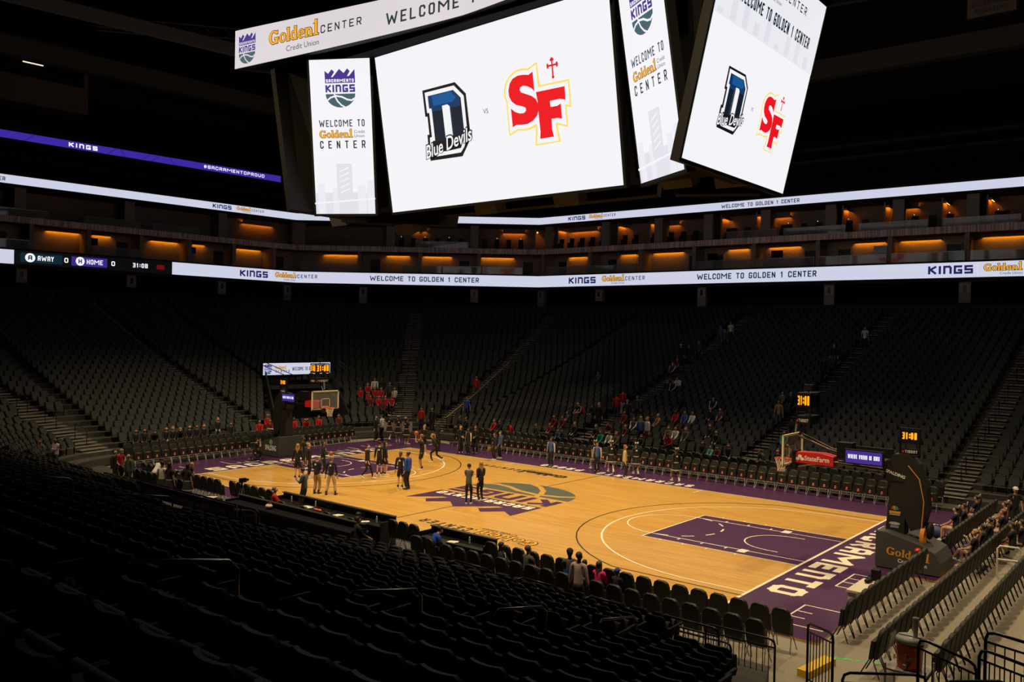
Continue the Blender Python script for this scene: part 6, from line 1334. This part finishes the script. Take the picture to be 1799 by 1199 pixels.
def skin(name, V, E, mats, sub=1, root=0):
    """grow one continuous surface around a skeleton of (point, radius) joints"""
    me = bpy.data.meshes.new(name+'_bones'); me.from_pydata([v[0] for v in V], E, [])
    o = bpy.data.objects.new(name+'_bones', me); COL.objects.link(o)
    sk = o.modifiers.new('skin', 'SKIN'); sk.use_smooth_shade = True; sk.branch_smoothing = .4
    for i, v in enumerate(V):
        r = v[1] if isinstance(v[1], tuple) else (v[1], v[1]); me.skin_vertices[0].data[i].radius = r; me.skin_vertices[0].data[i].use_root = (i == root)
    if sub: sb = o.modifiers.new('sub', 'SUBSURF'); sb.levels = sub
    bpy.context.view_layer.update(); dg = bpy.context.evaluated_depsgraph_get()
    r = bpy.data.meshes.new_from_object(o.evaluated_get(dg)); r.name = name
    bpy.data.objects.remove(o); bpy.data.meshes.remove(me)
    r.materials.clear()
    for m in mats: r.materials.append(m)
    return r
SK = {'2': (.56, .33, .22), '3': (.36, .19, .11), '4': (.13, .065, .04)}
SKM = {k: mat('skin_%s' % n, v, .55) for (k, v), n in zip(SK.items(), ('light', 'tan', 'deep'))}
CL = {'K': (.010, .010, .012), 'k': (.045, .050, .048), 'N': (.010, .013, .034), 'Y': (.34, .22, .10), 'y': (.50, .40, .25), 'R': (.42, .008, .010), 'M': (.14, .010, .014), 'm': (.11, .045, .05), 'B': (.015, .075, .46), 'b': (.05, .10, .26), 'W': (.62, .60, .56), 'g': (.075, .085, .080), 'G': (.2, .2, .2), 'T': (.01, .28, .20), 'O': (.16, .12, .055), 'P': (.75, .02, .20), 'p': (.18, .55, .42), 'L': (.50, .38, .38), 'c': (.52, .42, .22), 'D': (.05, .07, .12)}
CNAME = {'K': 'black', 'k': 'ash', 'N': 'navy', 'Y': 'tan', 'y': 'khaki', 'R': 'red', 'M': 'maroon', 'm': 'dull_maroon', 'B': 'bright_blue', 'b': 'blue', 'W': 'white', 'g': 'grey', 'G': 'mid_grey', 'T': 'teal', 'O': 'olive', 'P': 'pink', 'p': 'mint', 'L': 'pale_pink', 'c': 'cream', 'D': 'denim'}
CLM = {k: mat('cloth_'+CNAME[k], v, .85, noise=.12, nscale=14) for k, v in CL.items()}
HR = {'dark': (.022, .015, .010), 'brown': (.085, .045, .022), 'blond': (.34, .19, .06), 'ginger': (.26, .10, .03), 'gray': (.22, .20, .17)}
HRM = {k: mat('hair_'+k, v, .6) for k, v in HR.items()}
SHOEW = mat('shoe_white', (.72, .70, .64), .5); SHOEK = mat('shoe_black', (.012, .012, .012), .5); SOCK = mat('sock_black', (.012, .012, .012), .8)
_pc = {}
def body_mesh(pose):
    J = joints(pose); V = []; E = []
    def add(p, r, par=None):
        V.append((tuple(p), r)); 
        if par is not None: E.append((par, len(V)-1))
        return len(V)-1
    a = add(J['pel'], .088); w_ = add(J['wai'], .085, a); c = add(J['che'], .098, w_); t = add(J['top'], .062, c); n = add(J['nec'], .048, t)
    ch = add(J['chin'], (.062, .066), n); hd = add(J['hd'], (.078, .088), ch); cr = add(J['crn'], (.060, .068), hd)
    add(J['hd']+J['hf']*.108-J['hu']*.025, .013, hd)                                    # nose
    for s in (-1, 1): add(J['hd']+Vector((s*.088, 0, 0))-J['hu']*.015, .014, hd)         # ears
    for i in (0, 1):
        s = -1 if i == 0 else 1
        sh = add(J['sh%d' % i], .050, t); el = add(J['el%d' % i], .041, sh); wr = add(J['wr%d' % i], .029, el)
        d = (J['wr%d' % i]-J['el%d' % i]).normalized(); side = d.cross(Vector((0, 1, 0))); side = side.normalized() if side.length > .1 else Vector((1, 0, 0)); nn = d.cross(side).normalized()
        if nn.y < 0: nn = -nn
        pm = add(J['wr%d' % i]+d*.055, .030, wr); pk = add(J['wr%d' % i]+d*.09, .030, pm)
        for k, (o, l) in enumerate(((-.028, .062), (-.010, .075), (.010, .070), (.028, .055))):
            b0 = J['wr%d' % i]+d*.105+side*o; f1 = add(b0+d*l*.5+nn*.006, .0095, pk); add(b0+d*l+nn*.024, .008, f1)
        t1 = add(J['wr%d' % i]+d*.075-side*s*.045+nn*.012, .011, pm); add(J['wr%d' % i]+d*.115-side*s*.055+nn*.02, .009, t1)
        hp = add(J['hp%d' % i], .074, a); kn = add(J['kn%d' % i], .056, hp); an = add(J['an%d' % i], .037, kn); add(J['to%d' % i], .034, an)
    return skin('person_body', V, E, [SKM['2']])
def top_mesh(pose, sl):
    J = joints(pose); V = []; E = []
    def add(p, r, par=None):
        V.append((tuple(p), r))
        if par is not None: E.append((par, len(V)-1))
        return len(V)-1
    up = (J['che']-J['pel']).normalized()
    e0 = .06 if pose.startswith('sit') else .13
    a = add(J['pel']-up*e0, (.150, .138)); a = add(J['pel']+up*.02, (.146, .134), a); w_ = add(J['wai'], (.134, .124), a); c = add(J['che'], (.146, .130), w_); t = add(J['top'], .096, c); add(J['nec']-up*.015+(J['hf']*.004), .066, t)
    for i in (0, 1):
        sh = add(J['sh%d' % i]+up*.005, .072, t)
        if sl == 'long': el = add(J['el%d' % i], .056, sh); add(J['wr%d' % i]-(J['wr%d' % i]-J['el%d' % i])*.06, .044, el)
        else: add(J['sh%d' % i]+(J['el%d' % i]-J['sh%d' % i])*.72, .062, sh)
    return skin('garment_top', V, E, [CLM['K']], 1, 0)
def bottom_mesh(pose, st):
    J = joints(pose); up = (J['che']-J['pel']).normalized()
    if st == 'skirt':
        b = MB(); b.smooth = True; R_ = []
        for q, r in ((.06, .135), (-.06, .17), (-.18, .205), (-.30, .235)):
            R_.append([(r*math.cos(2*math.pi*i/20)*(1.05), r*.85*math.sin(2*math.pi*i/20)*(1+.06*(i % 2)), J['pel'].z+q) for i in range(20)])
        b.grid(R_, True); b.cur = 1; b.grid([[(x*1.01, y*1.01, z+.03) for x, y, z in R_[-1]], [(x*1.01, y*1.01, z-.012) for x, y, z in R_[-1]]], True); b.grid([[(x*1.02, y*1.02, z) for x, y, z in R_[0]], [(x*1.02, y*1.02, z+.035) for x, y, z in R_[0]]], True)
        return b.mesh('garment_skirt', [CLM['K'], CLM['W']])
    V = []; E = []
    def add(p, r, par=None):
        V.append((tuple(p), r))
        if par is not None: E.append((par, len(V)-1))
        return len(V)-1
    tt = st == 'tights'; a = add(J['pel']+up*.13, .118); a = add(J['pel']+up*.05, .128, a); b0 = add(J['pel']-up*.02, (.136, .126), a)
    for i in (0, 1):
        hp = add(J['hp%d' % i]+Vector((0, 0, -.02)), .098 if tt else .108, b0)
        if st == 'shorts': add(J['hp%d' % i]+(J['kn%d' % i]-J['hp%d' % i])*(.93 if not pose.startswith('sit') else .45), .092, hp)
        else: kn = add(J['kn%d' % i], .064 if tt else .080, hp); add(J['an%d' % i]+(J['kn%d' % i]-J['an%d' % i])*(.08 if not tt else .12), .045 if tt else .068, kn)
    return skin('garment_trousers', V, E, [CLM['K']], 1, 0)
def shoe_mesh():
    b = MB(); b.smooth = True; rows_ = []
    for y, w_, h in ((-.075, .03, .06), (-.06, .042, .085), (0, .045, .085), (.07, .048, .06), (.13, .045, .05), (.18, .03, .038), (.19, .015, .02)):
        rows_.append([(w_*c, y, z*h) for c, z in ((-1, .0), (-1, .5), (-.7, .95), (0, 1.1), (.7, .95), (1, .5), (1, .0))])
    b.grid(rows_, True); b.face(rows_[0]); b.cur = 1; b.tube([(0, -.03, .07), (0, -.035, .17)], .043, 8); return b.mesh('shoe', [SHOEW, SOCK])
ME_SHOE = shoe_mesh()
def hair_mesh(kind):
    b = MB(); W_ = [HRM['dark']]; c = (0, -.028, .035)
    def shell(n=14, m=9):
        b.smooth = True; R_ = []
        for i in range(m+1):
            th = math.pi*.76*i/m; row = []
            for j in range(n):
                ph = 2*math.pi*j/n; f = math.sin(ph); cut = 1-(.60*max(f, 0)**.5+.10*(1-abs(f)))*(i/m); k_ = 1-.10*max(f, 0)*(i/m)
                row.append((.089*k_*math.sin(th*cut)*math.cos(ph), c[1]+.103*k_*math.sin(th*cut)*math.sin(ph), c[2]+.090*math.cos(th*cut)))
            R_.append(row)
        b.grid(R_, True)
    if kind in ('short', 'long', 'bun', 'pony', 'bow', 'headband', 'yellowband', 'cap', 'whitecap', 'bluecap'): shell()
    if kind == 'bald':
        b.smooth = True; b.grid([[(r_*.080*math.cos(a), -.012+r_*.092*math.sin(a), z) for a in [math.pi+math.pi*i/10 for i in range(11)]] for z, r_ in ((-.055, .86), (-.02, 1), (.02, 1), (.045, .9))])
    if kind == 'long':
        b.grid([[(w_*x, y-.05*(1-abs(x))*1.0, z) for x in (-1, -.6, 0, .6, 1)]+[(w_*x, y+.035, z) for x in (1, .5, 0, -.5, -1)] for z, w_, y in ((.06, .085, -.06), (-.04, .10, -.055), (-.14, .112, -.065), (-.24, .105, -.085), (-.33, .075, -.09), (-.38, .03, -.085))], True)
    if kind == 'bun': b.ball((0, -.125, .085), .048, 10, 7)
    if kind in ('pony', 'bow'): b.tube([(0, -.11, .08), (0, -.17, .05), (.01, -.17, -.06), (.015, -.15, -.2), (.01, -.14, -.28)], [.025, .035, .038, .03, .008], 8)
    mats = list(W_); b.cur = 1
    if kind == 'bow':
        mats.append(CLM['W']); b.smooth = False
        for s in (-1, 1): b.hexa([(0, -.12, .09), (s*.09, -.13, .06), (s*.09, -.11, .06), (0, -.10, .09), (0, -.12, .13), (s*.10, -.13, .17), (s*.10, -.11, .17), (0, -.10, .13)])
    if kind in ('headband', 'yellowband'):
        mats.append(CLM['W'] if kind == 'headband' else YEL); b.tube([(.094*math.cos(2*math.pi*i/16), -.012+.105*math.sin(2*math.pi*i/16), .055+.012*math.sin(2*math.pi*i/16)) for i in range(16)], .018, 6, True)
    if kind in ('cap', 'whitecap', 'bluecap'):
        mats.append({'cap': CLM['K'], 'whitecap': CLM['W'], 'bluecap': mat('cap_blue', (.02, .06, .32), .8)}[kind]); b.smooth = True
        b.grid([[(.102*math.sin(math.pi*.5*i/6)*math.cos(2*math.pi*j/14), -.01+.115*math.sin(math.pi*.5*i/6)*math.sin(2*math.pi*j/14), .045+.095*math.cos(math.pi*.5*i/6)) for j in range(14)] for i in range(7)], True)
        b.grid([[(.075*x, .07, .055) for x in (-1, -.5, 0, .5, 1)], [(.07*x, .19-.05*x*x, .048) for x in (-1, -.5, 0, .5, 1)], [(.07*x, .19-.05*x*x, .040) for x in (-1, -.5, 0, .5, 1)], [(.075*x, .07, .045) for x in (-1, -.5, 0, .5, 1)]])
    return b.mesh('hair', mats)
def eye_mesh():
    b = MB(); b.ball((0, 0, 0), .011, 8, 6, (1.2, .6, .8)); return b.mesh('eye', [INK])
ME_EYE = eye_mesh()
def mouth_mesh():
    b = MB(); b.ball((0, 0, 0), .02, 8, 5, (1.1, .3, .28)); return b.mesh('mouth', [mat('lips', (.28, .09, .07), .5)])
ME_MOUTH = mouth_mesh()
def cached(key, f):
    if key not in _pc: _pc[key] = f()
    return _pc[key]
MARKED = ('white chest', 'navy top', 'khaki trousers', 'white mark', 'nearer of a pair', 'farther of a pair', 'cheerleader in black')
ME_MARK = (lambda b: (b.box((0, 0, 0), (.075, .012, .07)), b.mesh('shirt_mark', [WHITE]))[1])(MB())
ME_STRIPE = {}
for P in PEOPLE:
    m, x, y, z, pose, face, tc, tsl, bc, bst, hr, hc, sk, lab = P[:14]; x, y, z = float(x), float(y), float(z)
    kid = 'child' in lab; sc = .80 if kid else (.93 if ('boy' in lab or 'girl' in lab or 'youth' in lab) else 1.0)
    sitting = pose.startswith('sit'); dy = 0
    if m == 'G' and pose == 'shoot': sc = 1.05
    if m in 'GL' or m == 'H': pass
    if kid and sitting: z += .06
    r = thing('person', lab, 'person', (x, y, z), R(float(face))); r.scale = (sc, sc, sc)
    J = joints(pose); far = m in 'FC' and y > 18
    inst('body', cached(('b', pose), lambda: body_mesh(pose)), r, mats=[SKM[sk]])
    inst('top', cached(('t', pose, tsl), lambda: top_mesh(pose, tsl)), r, mats=[CLM[tc]])
    bm = inst({'skirt': 'skirt', 'shorts': 'shorts'}.get(bst, 'trousers'), cached(('l', pose, bst), lambda: bottom_mesh(pose, bst)), r, mats=[CLM[bc]])
    hm = cached(('h', hr), lambda: hair_mesh(hr)); hname = 'hair' if hr not in ('cap', 'whitecap', 'bluecap') else 'cap_and_hair'
    ho = inst(hname, hm, r, tuple(J['hd']), mats=[HRM[hc]]+[hm.materials[i] for i in range(1, len(hm.materials))])
    pitch = math.atan2(J['hu'].y, J['hu'].z); ho.rotation_euler = (-pitch, 0, 0)
    if not far:
        for s in (-1, 1): inst('eye', ME_EYE, r, tuple(J['hd']+J['hf']*.082+J['hu']*.008+Vector((s*.033, 0, 0))))
        inst('mouth', ME_MOUTH, r, tuple(J['hd']+J['hf']*.083-J['hu']*.055))
        if m in 'GH':
            wsh = bst in ('shorts', 'skirt', 'tights') or 'bag' in lab
            for i in (0, 1):
                a = J['an%d' % i]; d = J['to%d' % i]-a; so = inst('shoe', ME_SHOE, r, (a.x, a.y, a.z-.083 if not sitting else a.z-.085), mats=[SHOEW if wsh else SHOEK, SOCK if (wsh and bst != 'skirt') else (SHOEK if not wsh else SHOEW)])
                so.rotation_euler = (math.atan2(d.z+.055, .135), 0, -math.atan2(d.x, .135))
    if any(q in lab for q in MARKED):
        o = inst('shirt_mark', ME_MARK, r, tuple(J['che']+Vector((0, -.134, .05)) if 'chest' not in lab else J['che']+Vector((0, .134, .03))))
    if 'raglan' in P[14:] or 'white-sleeved' in lab or 'white sleeves' in lab or 'pale sleeve' in lab or 'sleeve stripe' in lab or 'piping' in lab:
        q = 'sleeve_stripe'
        def stripes(pose=pose):
            J = joints(pose); b = MB()
            for i in (0, 1): s = Vector(((-1 if i == 0 else 1)*.03, 0, .015)); b.tube([J['sh%d' % i]+s*1.2, J['el%d' % i]+s, J['wr%d' % i]+s*.6], [.056, .042, .032], 8)
            return b.mesh('sleeve_stripe', [CLM['W']])
        inst('sleeve_stripe', cached(('s', pose), stripes), r)
    if 'grey and blue jacket' in lab:
        b = MB(); b.smooth = True; b.grid([[(.168*math.cos(2*math.pi*i/16), .152*math.sin(2*math.pi*i/16), q) for i in range(16)] for q in (.54, .70, .80)], True); b.build('blue_hem', CLM['B'], r); r.children[1].material_slots[0].material = CLM['g']
    if 'suit' in lab and sitting:
        b = MB(); b.hexa([(-.05, .12, .88), (.05, .12, .88), (.03, .10, .88), (-.03, .10, .88), (-.06, .10, 1.02), (.06, .10, 1.02), (.04, .08, 1.02), (-.04, .08, 1.02)]); b.build('shirt_front', CLM['W'], r)
    if 'bag along' in lab or 'brown bag' in lab and 'carrying a' in lab:
        b = MB(); b.ball((0, 0, 0), .17, 12, 8, (.7, 1.1, .8)); t = thing('brown_bag', 'round brown bag in the hand of the youth in navy tracksuit', 'bag', (x-.28, y-.12, .62)); b.build('bag_body', mat('brown_leather', (.18, .09, .03), .6), t)
        b = MB(); b.tube([(0, -.1, .12), (0, -.05, .22), (0, .05, .22), (0, .1, .12)], .012, 5); b.build('handle', mat('brown_leather', (.18, .09, .03)), t)
    if pose in ('holdball', 'shoot'):
        c = (J['wr0']+J['wr1'])/2+Vector((0, .11 if pose != 'shoot' else .04, .03 if pose != 'shoot' else .16)); a = R(float(face)); q = Vector((c.x*math.cos(a)-c.y*math.sin(a), c.x*math.sin(a)+c.y*math.cos(a), c.z))*sc
        ball(x+q.x, y+q.y, z+q.z, {'shoot': 'basketball lifted by the shooting player on the three-point line', 'holdball': 'basketball held by the blonde player near the far corner' if 'blonde' in lab else 'basketball held behind the head of the balding man in navy'}[pose])
    if hr == 'short' and pose == 'phone':
        a = R(float(face)); c = (J['wr0']+J['wr1'])/2+Vector((0, .10, .05)); q = Vector((c.x*math.cos(a)-c.y*math.sin(a), c.x*math.sin(a)+c.y*math.cos(a), c.z))
        b = MB(); b.box((0, 0, 0), (.075, .012, .15)); o = b.build('phone', K, None, (x+q.x, y+q.y, z+q.z)); o.rotation_euler = (R(-40), 0, a); tag(o, 'phone in the hands of the man in grey zip jacket', 'phone')
